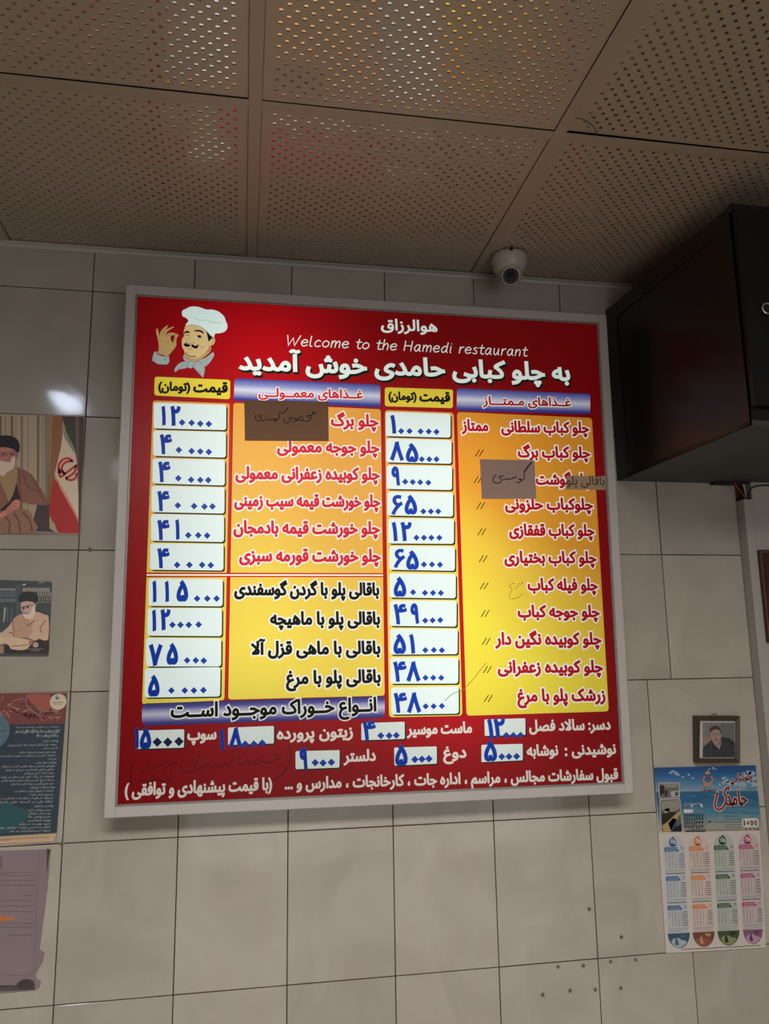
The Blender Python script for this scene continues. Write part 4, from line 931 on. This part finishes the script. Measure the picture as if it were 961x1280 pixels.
for y, x, xl in ((1046.3, 64.5, -40), (1050, 13, -40), (1052.4, 65, -30)):
    xx = xl
    while xx < x - 2: w = random.uniform(1, 3.5); a.stroke([(xx, y - (xx - x) * .045 - .3), (min(xx + w, x), y - (xx + w - x) * .045)], .55, ink(96, 62, 44), 3, 0); xx += w + .8
a.build('printed_notice', root)

# worn paper in a plastic sleeve
edge = [(-60, 1066), (63.5, 1061.5), (61, 1094), (57, 1130), (49.5, 1187), (55.5, 1191), (53.5, 1202), (44.5, 1218), (46, 1224), (51, 1226), (50, 1233), (44.5, 1237.5), (20, 1240), (-62, 1246)]
P = WP.shifted(.0022); q = [P.uv(*p) for p in edge]; n = len(q)
root = empty('paper_notice', P.w(*q[0]), label='faded grey paper letter in a torn plastic sleeve under the dark blue notice', cat='notice')
v = [P.w(*p, -.0008) for p in q] + [P.w(*p, 0) for p in q]
tr = [tuple(t) for t in tessellate_polygon([[Vector((p[0], p[1], 0)) for p in q]])]
def up(t):
    a_, b_, c_ = q[t[0]], q[t[1]], q[t[2]]
    return t if (b_[0] - a_[0]) * (c_[1] - a_[1]) - (b_[1] - a_[1]) * (c_[0] - a_[0]) > 0 else t[::-1]
link('sleeve', v, [tuple(n + i for i in up(t)) for t in tr] + [up(t)[::-1] for t in tr] + [(i, (i + 1) % n, n + (i + 1) % n, n + i) for i in range(n)], [plain('sleeve_paper', RGB(112, 99, 104, 1.9), .25, noise=.14, nscale=14, bump=.4, bscale=25, bdist=.004)], root)
a = Art(P, (0, 1030), 5.12); GI = ink(62, 54, 60); GI2 = ink(82, 73, 78)
for p in [[(-200, 325), (245, 305), (215, 960)], [(-200, 980), (215, 965)], [(248, 180), (246, 290)], [(-200, 1048), (218, 1035)]]: a.stroke(p, .5, GI2, 1, 0)
a.stroke([(-10, 215), (8, 215), (8, 275), (-10, 278)], .9, GI, 1, 0)
a.poly([(300, 158), (325, 162), (314, 200), (300, 330)], ink(56, 46, 48), 1)
cp(a, [(-250, 1042), (60, 1030), (222, 1040), (222, 1062), (-250, 1082)], ink(74, 64, 66), 1)
a.poly([(110, 1020), (160, 990), (215, 1005), (215, 1050), (120, 1052)], ink(60, 52, 50), 2, 2)
for y, x0, x1 in [(330, -60, 232), (362, -60, 225), (392, -60, 230), (455, 155, 218), (490, -60, 205), (525, -60, 222), (560, -60, 222), (635, -60, 215), (660, -60, 215), (712, 60, 210), (805, -60, 15)]:
    x = x0
    while x < x1 - 4: w = random.uniform(6, 22); a.stroke([(x, y + random.uniform(-3, 3)), (x + w * .5, y + random.uniform(-4, 4)), (min(x + w, x1), y + random.uniform(-3, 3))], .55, GI, 1, 0); x += w + 6
cp(a, [(-120, 590), (-20, 588), (60, 592), (100, 606), (40, 620), (-20, 624), (-120, 622)], ink(178, 92, 30), 2, 2)
a.build('printed_text', root)

# framed portrait photo
KPRINT = 1.9
P = WP.shifted(.019); a = Art(P, (860, 885), 12.81)
c4 = [(130, 128), (832, 128), (834, 880), (142, 885)]; qo = [P.uv(860 + x / 12.81, 885 + y / 12.81) for x, y in c4]; qi = [P.uv(860 + x / 12.81, 885 + y / 12.81) for x, y in [(205, 206), (782, 210), (780, 808), (194, 808)]]
root = empty('picture_frame', P.w(*qo[0]), label='small dark wood picture frame holding a photo of a man in a checked shirt', cat='picture frame')
MF = plain('dark_frame_wood', RGB(70, 60, 50, 1.1), .4, noise=.2, nscale=60)
for i in range(4):
    j = (i + 1) % 4; o1, o2, i1, i2 = qo[i], qo[j], qi[i], qi[j]
    vs = [P.w(*o1, -.018), P.w(*o2, -.018), P.w(*i2, -.018), P.w(*i1, -.018), P.w(*o1, 0), P.w(*o2, 0), P.w(*i2, -.004), P.w(*i1, -.004)]
    link('frame_rail', vs, [(0, 1, 2, 3), (7, 6, 5, 4), (0, 4, 5, 1), (1, 5, 6, 2), (2, 6, 7, 3), (3, 7, 4, 0)], [MF], root)
P2 = P.shifted(-.008); b = Art(P2, (860, 885), 12.81)
b.poly([(190, 195), (795, 198), (795, 822), (182, 822)], ink(150, 145, 145), 0)
b.poly([(232, 232), (742, 236), (745, 790), (232, 792)], ink(98, 96, 96), 1)
b.poly([(520, 236), (742, 236), (743, 520), (600, 470), (530, 460)], ink(84, 86, 78), 2)
b.poly([(232, 500), (270, 470), (360, 465), (350, 540), (232, 600)], ink(128, 102, 66), 2, 0)
b.poly([(232, 640), (300, 570), (370, 515), (420, 590), (500, 665), (530, 560), (525, 480), (560, 465), (640, 480), (742, 545), (745, 790), (232, 792)], ink(38, 40, 46), 3)
b.poly([(385, 540), (420, 570), (480, 600), (520, 560), (505, 640), (498, 668), (440, 605)], ink(140, 104, 94), 4)
b.poly([(355, 360), (400, 345), (480, 345), (512, 390), (505, 480), (480, 555), (440, 585), (400, 560), (368, 500), (352, 420)], ink(138, 106, 94), 5, 2)
b.poly([(340, 375), (345, 325), (385, 292), (440, 282), (490, 300), (515, 345), (520, 400), (505, 400), (490, 350), (420, 345), (365, 370), (352, 400)], ink(60, 50, 42), 6, 2)
b.stroke([(385, 425), (420, 418)], .9, ink(84, 62, 54), 6, 0); b.stroke([(450, 418), (490, 425)], .9, ink(84, 62, 54), 6, 0); b.stroke([(440, 430), (445, 470), (430, 478)], .7, ink(110, 80, 70), 6); b.stroke([(415, 515), (440, 508), (465, 515)], 1, ink(96, 62, 56), 6)
for x in range(250, 740, 38):
    for y in range(560, 780, 30):
        if 385 < x < 520 and y < 680: continue
        if y < 640 - (x - 232) * .9 or (x > 640 and y < 600): continue
        b.stroke([(x, y), (x + 6, y + 17)], .55, ink(92, 98, 104), 4, 0); b.stroke([(x - 6, y + 8), (x + 12, y + 6)], .35, ink(70, 76, 84), 4, 0)
b.build('photo', root)
lp = [P.w(*P.uv(860 + x / 12.81, 885 + y / 12.81), -.009) for x, y in [(400, 128), (415, 102), (450, 92), (480, 95), (492, 128)]]
MB().tube(lp, .0009, 6).build('hanging_loop', MF, root)

# restaurant wall calendar
KPRINT = 1.65
cq = [(817.5, 959.2), (944.6, 956.4), (957.4, 1184.6), (832.2, 1191.6)]
root, P = sheet('wall_calendar', cq, ink(176, 166, 158), WP, .0032, 'restaurant wall calendar with a sea view on top and four coloured columns of months', 'calendar')
a = Art(P, (815, 950), 6.582)
def gradm(name, stops):
    m, nt, b = mat_base(name); uv = N(nt, 'ShaderNodeUVMap'); uv.uv_map = 'UVMap'; s_ = N(nt, 'ShaderNodeSeparateXYZ'); cr = N(nt, 'ShaderNodeValToRGB')
    ns = N(nt, 'ShaderNodeTexNoise'); ns.inputs['Scale'].default_value = 9; ad = N(nt, 'ShaderNodeMath', operation='MULTIPLY_ADD'); ad.inputs[1].default_value = .16
    els = cr.color_ramp.elements
    while len(els) < len(stops): els.new(.5)
    for e, (po, c) in zip(els, stops): e.position = po; e.color = c
    nt.links.new(uv.outputs[0], s_.inputs[0]); nt.links.new(uv.outputs[0], ns.inputs['Vector']); nt.links.new(ns.outputs['Fac'], ad.inputs[0]); nt.links.new(s_.outputs[1], ad.inputs[2])
    sb = N(nt, 'ShaderNodeMath', operation='SUBTRACT'); sb.inputs[1].default_value = .08; nt.links.new(ad.outputs[0], sb.inputs[0]); nt.links.new(sb.outputs[0], cr.inputs[0])
    nt.links.new(cr.outputs[0], b.inputs['Base Color']); b.inputs['Roughness'].default_value = .4; return m
kk = 1.15
M_SKY = gradm('printed_sky', [(0, RGB(136, 158, 172, kk)), (.3, RGB(84, 132, 168, kk)), (.7, RGB(38, 94, 150, kk)), (1, RGB(26, 70, 130, kk))])
M_SEA = gradm('printed_sea', [(0, RGB(166, 158, 144, kk)), (.18, RGB(150, 152, 146, kk)), (.42, RGB(84, 136, 158, kk)), (.8, RGB(36, 92, 138, kk)), (1, RGB(46, 104, 140, kk))])
a.quad([(15, 62), (852, 43), (868, 252), (30, 262)], M_SKY, 1); a.quad([(30, 262), (868, 252), (905, 578), (58, 600)], M_SEA, 1)
CW = ink(122, 148, 170)
for x, y, r in [(170, 95, 2.6), (190, 105, 3), (210, 120, 2.4), (150, 105, 2), (250, 140, 1.6), (300, 120, 1.8), (335, 150, 1.6), (470, 72, 1.2), (500, 66, 1.8), (520, 76, 1.2), (590, 150, 3), (610, 170, 4), (640, 190, 5), (680, 190, 5), (580, 190, 3), (720, 150, 4), (760, 120, 4.5), (790, 105, 4), (820, 110, 4.4), (840, 150, 3.5), (800, 170, 5), (840, 200, 4), (740, 200, 5), (560, 200, 2.5)]:
    a.disc((x, y), r, CW, 2, 12, r * .6)
for x, y, w in [(300, 300, 60), (420, 330, 80), (260, 360, 60), (640, 300, 90), (760, 330, 60), (330, 400, 50), (470, 290, 50), (700, 400, 70)]: a.stroke([(x, y), (x + w, y - 2)], .5, ink(72, 122, 152), 2, 0)
RD = ink(150, 26, 34); EW = ink(190, 180, 172); OR = ink(206, 120, 54)
def emblem(a, x, y, s_, c, c2, layer):
    k = s_ / a.sc if False else s_
    cpz = lambda pts: [(x + px * k, y + py * k) for px, py in pts]
    a.stroke(cpz([(-28, -20), (-38, 10), (-20, 38), (8, 42), (34, 25), (38, -5), (28, -22)]), 9 * k / a.sc, c, layer)
    a.poly(cpz([(-8, -62), (6, -80), (10, -58), (30, -50), (14, -44), (-16, -40), (-24, -50)]), c, layer, 2)
    a.stroke(cpz([(-10, 20), (-18, -5), (-4, -22), (6, -8), (0, 10)]), 5 * k / a.sc, c2, layer + 1); a.stroke(cpz([(12, 22), (26, 12), (24, -8), (14, -2), (24, 6)]), 5 * k / a.sc, c2, layer + 1)
    a.poly(cpz([(-50, 66), (-20, 44), (20, 44), (56, 64), (30, 60), (-30, 60)]), c, layer)
emblem(a, 455, 155, .95, OR, RD, 4)
a.text("رستوران", (522, 252), (404, 254), .0105, RD, 4, .0003, res=2)
def two(t, pr, pl, em, bo, e): a.text(t, pr, pl, em, EW, 4, bo + e, res=3); a.text(t, pr, pl, em, RD, 5, bo, res=3)
two("چلوکبابی", (822, 160), (655, 168), .0235, .0006, .0007)
two("حامد", (780, 365), (612, 374), .050, .0012, .0014)
for w, m, l in ((4.1, EW, 4), (2.6, RD, 5)): a.stroke([(628, 232), (606, 236), (590, 275), (606, 300), (600, 350), (570, 400), (535, 405), (515, 375), (522, 320), (534, 272)], w, m, l)
# small print
SM = ink(40, 50, 64); SW = ink(176, 184, 188)
def scrib(a, x0, x1, y, m, l=4, w=.4, sl=0.0):
    x = x0
    while x < x1 - 3: d = random.uniform(6, 18); a.stroke([(x, y - (x - x0) * sl), (min(x + d, x1), y - (x - x0) * sl + random.uniform(-2, 2))], w, m, l, 0); x += d + 5
a.text("تلفن سفارش", (850, 240), (770, 242), .007, SM, 4, 0, res=1)
for y, x0, x1 in [(375, 790, 858), (432, 580, 690), (436, 730, 870), (462, 590, 720), (487, 600, 730), (510, 510, 730), (532, 600, 725), (555, 600, 735), (575, 450, 735)]: scrib(a, x0, x1, y, SM, 4, .4)
scrib(a, 262, 410, 358, SW, 4, .35); scrib(a, 340, 410, 418, SW, 4, .35); a.text("۰۲۱", (415, 386), (258, 386), .0125, SW, 4, .0003, res=1)
a.poly([(258, 405), (334, 405), (334, 434), (258, 434)], ink(186, 180, 174), 4)
for i, t in enumerate(["۶۶۶۹۱۷۷۷", "۶۶۶۸۸۲۲۲", "۶۶۶۸۸۳۳۳", "۶۶۶۵۳۵۸۳"]): a.text(t, (424, 472 + i * 30), (262, 473 + i * 30), .0115, SM, 4, .0004, res=2)
a.stroke([(436, 450), (440, 568), (300, 572)], .35, SM, 4, 0); a.text("تلفن", (484, 512), (455, 512), .007, SM, 4, .0002, res=1); a.text("hamedirestaurant", (440, 590), (275, 592), .0095, SM, 4, .0003, raw=True, res=1)
a.quad([(735, 482), (868, 476), (876, 549), (742, 552)], ink(188, 180, 170), 4, .006)
for ch, x, c in (('1', 757, (40, 90, 140)), ('4', 786, (206, 130, 40)), ('0', 818, (50, 90, 60)), ('0', 850, (170, 60, 60))):
    hw_ = 5 if ch == '1' else 11; a.text(ch, (x + hw_, 535), (x - hw_, 536), .0165, ink(*c), 5, .0007, raw=True, res=3)
for x in (770, 805, 845, 870): a.stroke([(x - 8, 570), (x + 6, 569)], .9, SM, 4, 0)
# two photos of the dining room
a.quad([(50, 186), (220, 184), (226, 312), (56, 318)], EW, 3, .004); a.quad([(54, 190), (216, 188), (222, 308), (60, 314)], ink(92, 88, 80), 4, .004)
for p, c in [([(60, 215), (95, 205), (98, 270), (62, 290)], (34, 32, 30)), ([(100, 250), (125, 245), (125, 295), (100, 300)], (52, 46, 42)), ([(150, 255), (220, 252), (220, 300), (152, 304)], (150, 148, 142)), ([(185, 265), (212, 264), (212, 275), (185, 276)], (40, 40, 40)), ([(185, 280), (212, 279), (212, 290), (185, 291)], (40, 40, 40)), ([(66, 192), (210, 190), (205, 222), (110, 226)], (120, 118, 110))]: a.poly(p, ink(*c), 5)
a.quad([(58, 322), (230, 318), (248, 594), (72, 596)], EW, 3, .004); a.quad([(62, 326), (226, 322), (244, 590), (76, 592)], ink(84, 80, 72), 4, .005)
for p, c in [([(68, 335), (222, 330), (228, 400), (150, 430), (72, 410)], (124, 120, 110)), ([(75, 445), (150, 425), (200, 432), (110, 520), (80, 530)], (40, 30, 28)), ([(82, 540), (130, 500), (220, 420), (236, 430), (180, 520), (150, 588), (90, 588)], (168, 132, 70)), ([(130, 520), (170, 475), (200, 490), (195, 560), (150, 575)], (34, 60, 96)), ([(180, 560), (240, 520), (243, 588), (150, 588)], (26, 24, 28)), ([(100, 400), (140, 395), (140, 430), (100, 440)], (150, 140, 130))]: a.poly(p, ink(*c), 5)
a.build('printed_heading', root)
# month columns
a = Art(P); COLS = [(ink(34, 88, 150), ink(156, 160, 164), (40, 84, 130)), (ink(206, 108, 38), ink(178, 158, 148), (190, 100, 40)), (ink(28, 82, 50), ink(152, 158, 148), (34, 80, 50)), (ink(164, 48, 104), ink(172, 150, 150), (160, 50, 100))]
TLc, TRc, BRc, BLc = [Vector(c_) for c_ in [(835.5, 1041.5), (952.5, 1037), (957.4, 1184.6), (832.2, 1191.6)]]
def cx(u, v):  # u across 0..1 over the sheet, v pixel rows down from the heading
    l = Vector((823.8, 1041)).lerp(Vector((832.2, 1191.6)), v / 150.6); r = Vector((949.4, 1037)).lerp(Vector((957.4, 1184.6)), v / 150.6)
    p = l.lerp(r, u); return (p.x, p.y)
random.seed(3)
NUM = '۰۱۲۳۴۵۶۷۸۹'
fa = lambda n_: ''.join(NUM[int(c_)] for c_ in str(n_))
start = [[1, 4, 0], [0, 3, 6], [6, 2, 5], [1, 4, 6]]
for ci, (cm, tint, raw_) in enumerate(COLS):
    u0 = .035 + ci * .2475; u1 = u0 + .205
    pts = [cx(u0, 126), cx(u1, 124)] + [cx((u0 + u1) / 2 + (u1 - u0) / 2 * math.cos(t), 19 - 15 * math.sin(t)) for t in [k * math.pi / 10 for k in range(11)]]
    a.poly([p for p in pts], tint, 1)
    x, y = cx((u0 + u1) / 2 - .01, 12); b_ = Art(P, (x, y), 6.816); b_.v, b_.uv, b_.uv2, b_.f, b_.m, b_.mats = a.v, a.uv, a.uv2, a.f, a.m, a.mats
    b_.disc((0, 3), 4.6, cm, 2); b_.poly([(-6, -36), (3, -50), (8, -36), (20, -30), (-16, -28)], cm, 2, 2)
    b_.stroke([(-8, 14), (-14, -8), (-3, -20), (5, -8), (0, 8)], .9, EW, 3); b_.stroke([(10, 16), (20, 8), (17, -8), (9, -2), (16, 4)], .9, EW, 3); b_.poly([(-42, 38), (-16, 26), (20, 26), (46, 36), (20, 34), (-20, 35)], cm, 2)
    for mi_ in range(3):
        v0 = (18.5, 55, 91.5)[mi_]; ub = u0 + .005
        a.poly([cx(ub + .008, v0), cx(ub + .12, v0), cx(ub + .15, v0 + 5.6), cx(ub + .008, v0 + 5.8), cx(ub, v0 + 4), cx(ub, v0 + 1.6)], cm, 2)
        for yy in (2.0, 4.2):
            for k in range(6): a.stroke([cx(ub + .018 + k * .018, v0 + yy), cx(ub + .030 + k * .018, v0 + yy)], .5, EW, 3, 0)
            a.stroke([cx(ub + .165, v0 + yy - 1.2), cx(ub + .185, v0 + yy - 1.2)], .6, ink(*raw_), 3, 0)
        for wd in range(7):
            vv = v0 + 9.3 + wd * 2.75
            a.stroke([cx(u1 - .046, vv - .6), cx(u1 - .006, vv - .8)], .65, SM, 2, 0)
            for wk in range(5):
                dnum = wk * 7 + wd - start[ci][mi_] + 1
                if not (1 <= dnum <= 31): continue
                q0 = cx(u0 + .012 + (4 - wk) * .031, vv)
                a.text(fa(dnum), (q0[0] + (1.6 if dnum > 9 else .9), q0[1]), (q0[0], q0[1]), .0042, SM, 2, .0001, res=1)
        a.stroke([cx(u1 - .052, v0 + 8.6), cx(u1 - .052, v0 + 26)], .25, SM, 2, 0)
        scr = cx(u0 + .01, v0 + 32.5)
        for k in range(8): a.stroke([cx(u0 + .012 + k * .023, v0 + 33.0), cx(u0 + .028 + k * .023, v0 + 32.9)], .8 if mi_ < 2 else .3, SM, 2, 0)
        a.poly([cx(u0 + .004, v0 + 28.2), cx(u1 - .004, v0 + 27.8), cx(u1 - .004, v0 + 31), cx(u0 + .004, v0 + 31.4)], ink(*[int(150 - ci * 2)] * 3), 1.5)
    c0 = [(36, 72, 104), (104, 60, 44), (58, 76, 40), (116, 70, 104)][ci]; c1 = [(138, 150, 160), (150, 62, 50), (120, 128, 70), (160, 120, 150)][ci]; c2 = [(60, 84, 100), (170, 128, 60), (34, 48, 26), (84, 44, 74)][ci]
    um = (u0 + u1) / 2; ur = (u1 - u0) / 2 + .008
    if ci == 3: um -= .004; ur -= .012
    hp = lambda s1, s2, k0=0, k1=10: [cx(um + ur * s1 * math.cos(t), 126.3 + 19 * s2 * math.sin(t)) for t in [math.pi * k / 10 for k in range(k0, k1 + 1)]]
    a.poly(hp(1, 1), ink(*c0), 2)
    a.poly([cx(um - ur * .75, 136), cx(um - ur * .2, 131.5), cx(um + ur * .25, 135), cx(um + ur * .7, 137), cx(um + ur * .3, 143), cx(um - ur * .3, 144)], ink(*c1), 3, 2)
    a.poly([cx(um - ur * .25, 130), cx(um - ur * .12, 136), cx(um - ur * .05, 141), cx(um - ur * .4, 140)], ink(*c2), 4, 2); a.poly([cx(um + ur * .1, 128), cx(um + ur * .7, 129), cx(um + ur * .5, 132.5), cx(um + ur * .15, 131)], ink(*c2), 4)
x = 852.0
while x < 948: d = random.uniform(1.5, 4.5); a.stroke([(x, 1187.0 - (x - 852) * .052), (x + d, 1186.6 - (x + d - 852) * .052 + random.uniform(-.5, .5))], .75, ink(110, 52, 46), 2, 0); x += d + 1.1
a.build('printed_months', root)

# old plastic wall plugs left in the tiles
M_PLUG = plain('old_plug', RGB(120, 108, 100, 1.4), .7, noise=.3, nscale=300); M_HOLED = plain('plug_hole', RGB(58, 48, 44), .9)
pl = [((600 + 208 / 2.662, 1030 + 568 / 2.662), 2.6, 'grey plastic wall plug at the far left end of the lower row of four', 1), ((600 + 299 / 2.662, 1030 + 554 / 2.662), 2.6, 'second grey wall plug from the left end of the lower row of four', 1),
      ((600 + 383 / 2.662, 1030 + 551 / 2.662), 2.3, 'third grey wall plug in the lower row, just left of the tile joint', 1), ((600 + 468 / 2.662, 1030 + 546 / 2.662), 2.3, 'last grey wall plug at the calendar end of the lower row of four', 1),
      ((600 + 259 / 2.662, 1030 + 475 / 2.662), 2.2, 'first grey wall plug of the upper row just under the tile joint', 1), ((600 + 343 / 2.662, 1030 + 471 / 2.662), 2.5, 'paler grey wall plug second in the upper row under the tile joint', 1),
      ((600 + 434 / 2.662, 1030 + 458 / 2.662), 2.2, 'third grey wall plug of the upper row touching the horizontal tile joint', 1), ((600 + 517 / 2.662, 1030 + 452 / 2.662), 2.2, 'last grey wall plug of the upper row nearest the calendar', 1),
      ((600 + 470 / 2.662, 1030 + 376 / 2.662), 2.5, 'single grey wall plug above the two rows, in the narrow tile beside the calendar', 1), ((600 + 363 / 2.662, 1030 + 283 / 2.662), 2.4, 'topmost grey wall plug beside the vertical tile joint under the menu board', 1),
      ((112.4, 687), 2.9, 'brown wall plug in the tile joint between the poster and the menu board', 0), ((77.3, 1055), 2.7, 'brown wall plug at the tile corner beside the dark blue notice', 0)]
for (x, y), r, lab, g in pl:
    c_ = WP.w(*WP.uv(x, y)); rr = r / 500.0
    mb = MB().lathe([(rr, -.001), (rr, .0012), (rr * .8, .0020), (rr * .45, .0018), (rr * .35, .0006)], align(c_, (0, -1, 0)), 14)
    mb.lathe([(rr * .4, .0007), (.0001, .0007)], align(c_, (0, -1, 0)), 10, 1)
    tag(mb.build('wall_plug', [M_PLUG, M_HOLED]), lab, 'wall plug', 'plastic wall plugs in the tiles')

# security camera on the ceiling
CP = Plane((0, 0, CEIL), (1, 0, 0), (0, -1, 0))
def cpt(px, py, h=0.0):
    d = ray(px, py); t = (CEIL - h - CAM.z) / d.z; return CAM + d * t
cc_ = Vector((1.0635, -.118, CEIL - .0002))
root = empty('security_camera', cc_, label='small white dome security camera on the ceiling above the menu board', cat='camera')
M_CAMW = plain('camera_plastic', (.52, .46, .42, 1), .35)
T = align(cc_, (0, 0, -1))
MB().lathe([(.046, .0), (.0475, .003), (.0475, .012), (.0455, .020), (.0415, .033), (.036, .042), (.030, .046), (.018, .047)], T, 40, cap0=True, cap1=True).build('mount_base', M_CAMW, root, smooth=True)
fd = (CAM + Vector((.0, 0, -.45)) - (cc_ + Vector((0, 0, -.055)))).normalized(); bc_ = cc_ + Vector((0, -.008, -.054)); TB = align(bc_, fd)
prof = [(.030 * math.sin(t), -.030 * math.cos(t)) for t in [math.pi * k / 20 for k in range(1, 14)]]
MB().lathe(prof + [(.0245, .020), (.0225, .0225), (.0205, .0225)], TB, 36, cap0=True).build('eyeball', M_CAMW, root, smooth=True)
eb = bpy.data.objects['eyeball']
MB().lathe([(.0206, .0218), (.0001, .0222)], TB, 32).build('lens_window', plain('dark_glass', (.010, .008, .012, 1), .12), root)
mb = MB()
MLED = plain('infrared_diode', (.35, .33, .36, 1), .2)
for k in range(12):
    t = 2 * math.pi * k / 12; c_ = TB @ Vector((.0163 * math.cos(t), .0163 * math.sin(t), .0221)); MB().lathe([(.0013, 0), (.0010, .0007), (.0001, .0010)], align(c_, fd), 8).build('diode', MLED, root)
MB().lathe([(.0075, 0), (.0070, .0012), (.0001, .0016)], align(TB @ Vector((0, 0, .0221)), fd), 20).build('lens', plain('lens_black', (.004, .004, .006, 1), .08), root)
nt_ = T @ Vector((0, 0, 0)); MB().lathe([(.004, 0), (.004, .006)], align(cc_ + Vector((-.010, -.0462, -.004)), (0, -1, 0)), 10, cap1=True).build('cable_notch', M_DARK, root)

# loose wire poking out of the ceiling grid
pts = [cpt(620 + x / 4.805, 100 + y / 4.805, .003) for x, y in [(478, 228), (515, 234), (545, 247), (580, 275), (600, 305), (604, 336)]]
tag(MB().tube(pts, .0011, 6).build('loose_wire', plain('brown_wire', RGB(84, 66, 52), .6)), 'thin loose wire looping out of the ceiling grid at a bar crossing', 'wire')

# ------------------------------------------------------------------ black wall cabinet
ZT, ZB = H0 + .0354, H0 - .4583
root = empty('wall_cabinet', (1.40, 0, ZB), label='black wooden wall cabinet with a round chrome ring on its door', cat='cabinet')
M_CAB = plain('black_stained_wood', (.0135, .0095, .0088, 1), .32, spec=.45, noise=.25, nscale=5, bump=.05, bscale=30)
M_CAB2 = plain('black_door_wood', (.0100, .0095, .0090, 1), .38, spec=.35)
M_CABU = plain('grey_cabinet_underside', (.060, .060, .060, 1), .6)
def sidex(y): return 1.385 + (1.417 - 1.385) * (-y / .54)
XRC = 2.30; D = .54
MB().prism([(sidex(0) + .003, -.0012), (XRC, -.0012), (XRC, -D + .012), (sidex(-D + .012) + .003, -D + .012)], ZB + .012, ZT - .004).build('carcass', M_CAB, root)
def sidepiece(ya, yb, za, zb, t=.0035): return MB().prism([(sidex(ya), ya), (sidex(ya) + t, ya), (sidex(yb) + t, yb), (sidex(yb), yb)], za, zb)
sidepiece(-.0012, -.055, ZB, ZT, .004).build('stile', M_CAB, root); sidepiece(-D + .050, -D, ZB, ZT, .004).build('stile', M_CAB, root)
sidepiece(-.055, -D + .050, ZB, ZB + .042, .004).build('rail', M_CAB, root); sidepiece(-.055, -D + .050, ZT - .042, ZT, .004).build('rail', M_CAB, root)
MB().prism([(sidex(-.002), -.002), (XRC, -.002), (XRC, -D), (sidex(-D), -D)], ZB, ZB + .010).build('bottom_panel', M_CABU, root)
fr = MB(); x0 = sidex(-D)
fr.box(x0, x0 + .018, -D, -D + .012, ZB + .010, ZT); fr.box(x0 + .018, XRC, -D, -D + .012, ZT - .018, ZT); fr.box(x0 + .018, XRC, -D, -D + .012, ZB + .010, ZB + .036)
fr.build('face_frame', M_CAB, root)
MB().box(x0 - .002, XRC + .006, -D - .010, -D + .002, ZT - .014, ZT + .004, .002).build('top_moulding', M_CAB, root)
dr = MB().box(x0 + .004, x0 + .442, -D - .018, -D - .0005, ZB + .038, ZT - .016, .0025).build('door', M_CAB2, root)
MB().box(x0 + .446, XRC - .002, -D - .018, -D - .0005, ZB + .038, ZT - .016, .0025).build('door', M_CAB2, root)
PF = Plane((0, -D - .018, 0), (1, 0, 0), (0, 0, 1)); u_, v_ = PF.uv(957.5, 386.5); kc = PF.w(u_, v_)
rg = [kc + Vector((.0115 * math.cos(t), -.0035, .0115 * math.sin(t))) for t in [2 * math.pi * k / 24 for k in range(25)]]
M_CHR = plain('chrome', (.75, .75, .76, 1), .15, metal=1.0)
mb = MB().tube(rg, .0024, 8); mb.build('ring', M_CHR, dr, smooth=True)
MB().lathe([(.0095, 0), (.0095, .002), (.0045, .0035), (.0001, .0036)], align(kc, (0, -1, 0)), 20).build('lock_core', M_DARK, dr)
MB().box(1.66, 1.74, -.035, -.003, ZB - .006, ZB - .0002).box(1.74, XRC, -.031, -.003, ZB - .004, ZB - .0002).build('rear_gap_shade', M_DARK, root)  # dark strips painting in the shadowed gap between cabinet underside and wall

# cables under the cabinet
Pc = WP.shifted(.024); w3 = lambda x, y, h=.024: WP.shifted(h).w(*WP.shifted(h).uv(x, y))
tag(MB().tube([w3(914.2, 598.5, .03), w3(918, 604, .031), w3(923, 611, .030), w3(929, 619, .026), w3(933.5, 626, .022)], .0016, 8).build('red_cable', plain('red_cable_sheath', RGB(165, 62, 48), .5)), 'thin red cable running from the black cabinet into the corner pilaster', 'cable')
tag(MB().tube([w3(936.5, 630, .022), w3(935.5, 618, .030), w3(938, 611, .036), w3(945, 607.5, .038), w3(955, 606.5, .038), w3(975, 607.5, .038)], .0022, 8).build('black_cable', M_DARK), 'thick black cable curving out of the pilaster notch below the black cabinet', 'cable')
tag(MB().tube([w3(932.5, 630, .016), w3(932, 618, .016), w3(930.5, 611, .016), w3(929, 605, .018)], .0028, 8).build('white_cable', M_ALU), 'short white cable standing in the pilaster notch behind the red cable', 'cable')

# plaque on the pilaster
PP = WP.shifted(.032); PQ = PP.shifted(.008)
q = [PQ.uv(947.9, 687.3), None, None, PQ.uv(958.6, 803.5)]; u0_, v1_ = q[0]; v0_ = q[3][1]; u1_ = u0_ + .30
root = empty('wall_plaque', PQ.w(u0_, v0_), label='dark maroon plaque with a thin gold border on the corner pilaster', cat='plaque')
MB().box(u0_, u1_, -.040, -.0322, v0_, v1_, .001).build('backing', plain('maroon_plaque', RGB(58, 32, 32, 1.5), .35), root)
M_GOLD = plain('dull_gold', RGB(128, 104, 70, 1.6), .4, metal=.4)
for a_, b_, c_, d_ in ((.0045, .0065, .0045, v1_ - v0_ - .0045), (.2935, .2955, .0045, v1_ - v0_ - .0045), (.0065, .2935, v1_ - v0_ - .0065, v1_ - v0_ - .0045), (.0065, .2935, .0045, .0065)):
    MB().box(u0_ + a_, u0_ + b_, -.0410, -.0398, v0_ + c_, v0_ + d_).build('gold_line', M_GOLD, root)
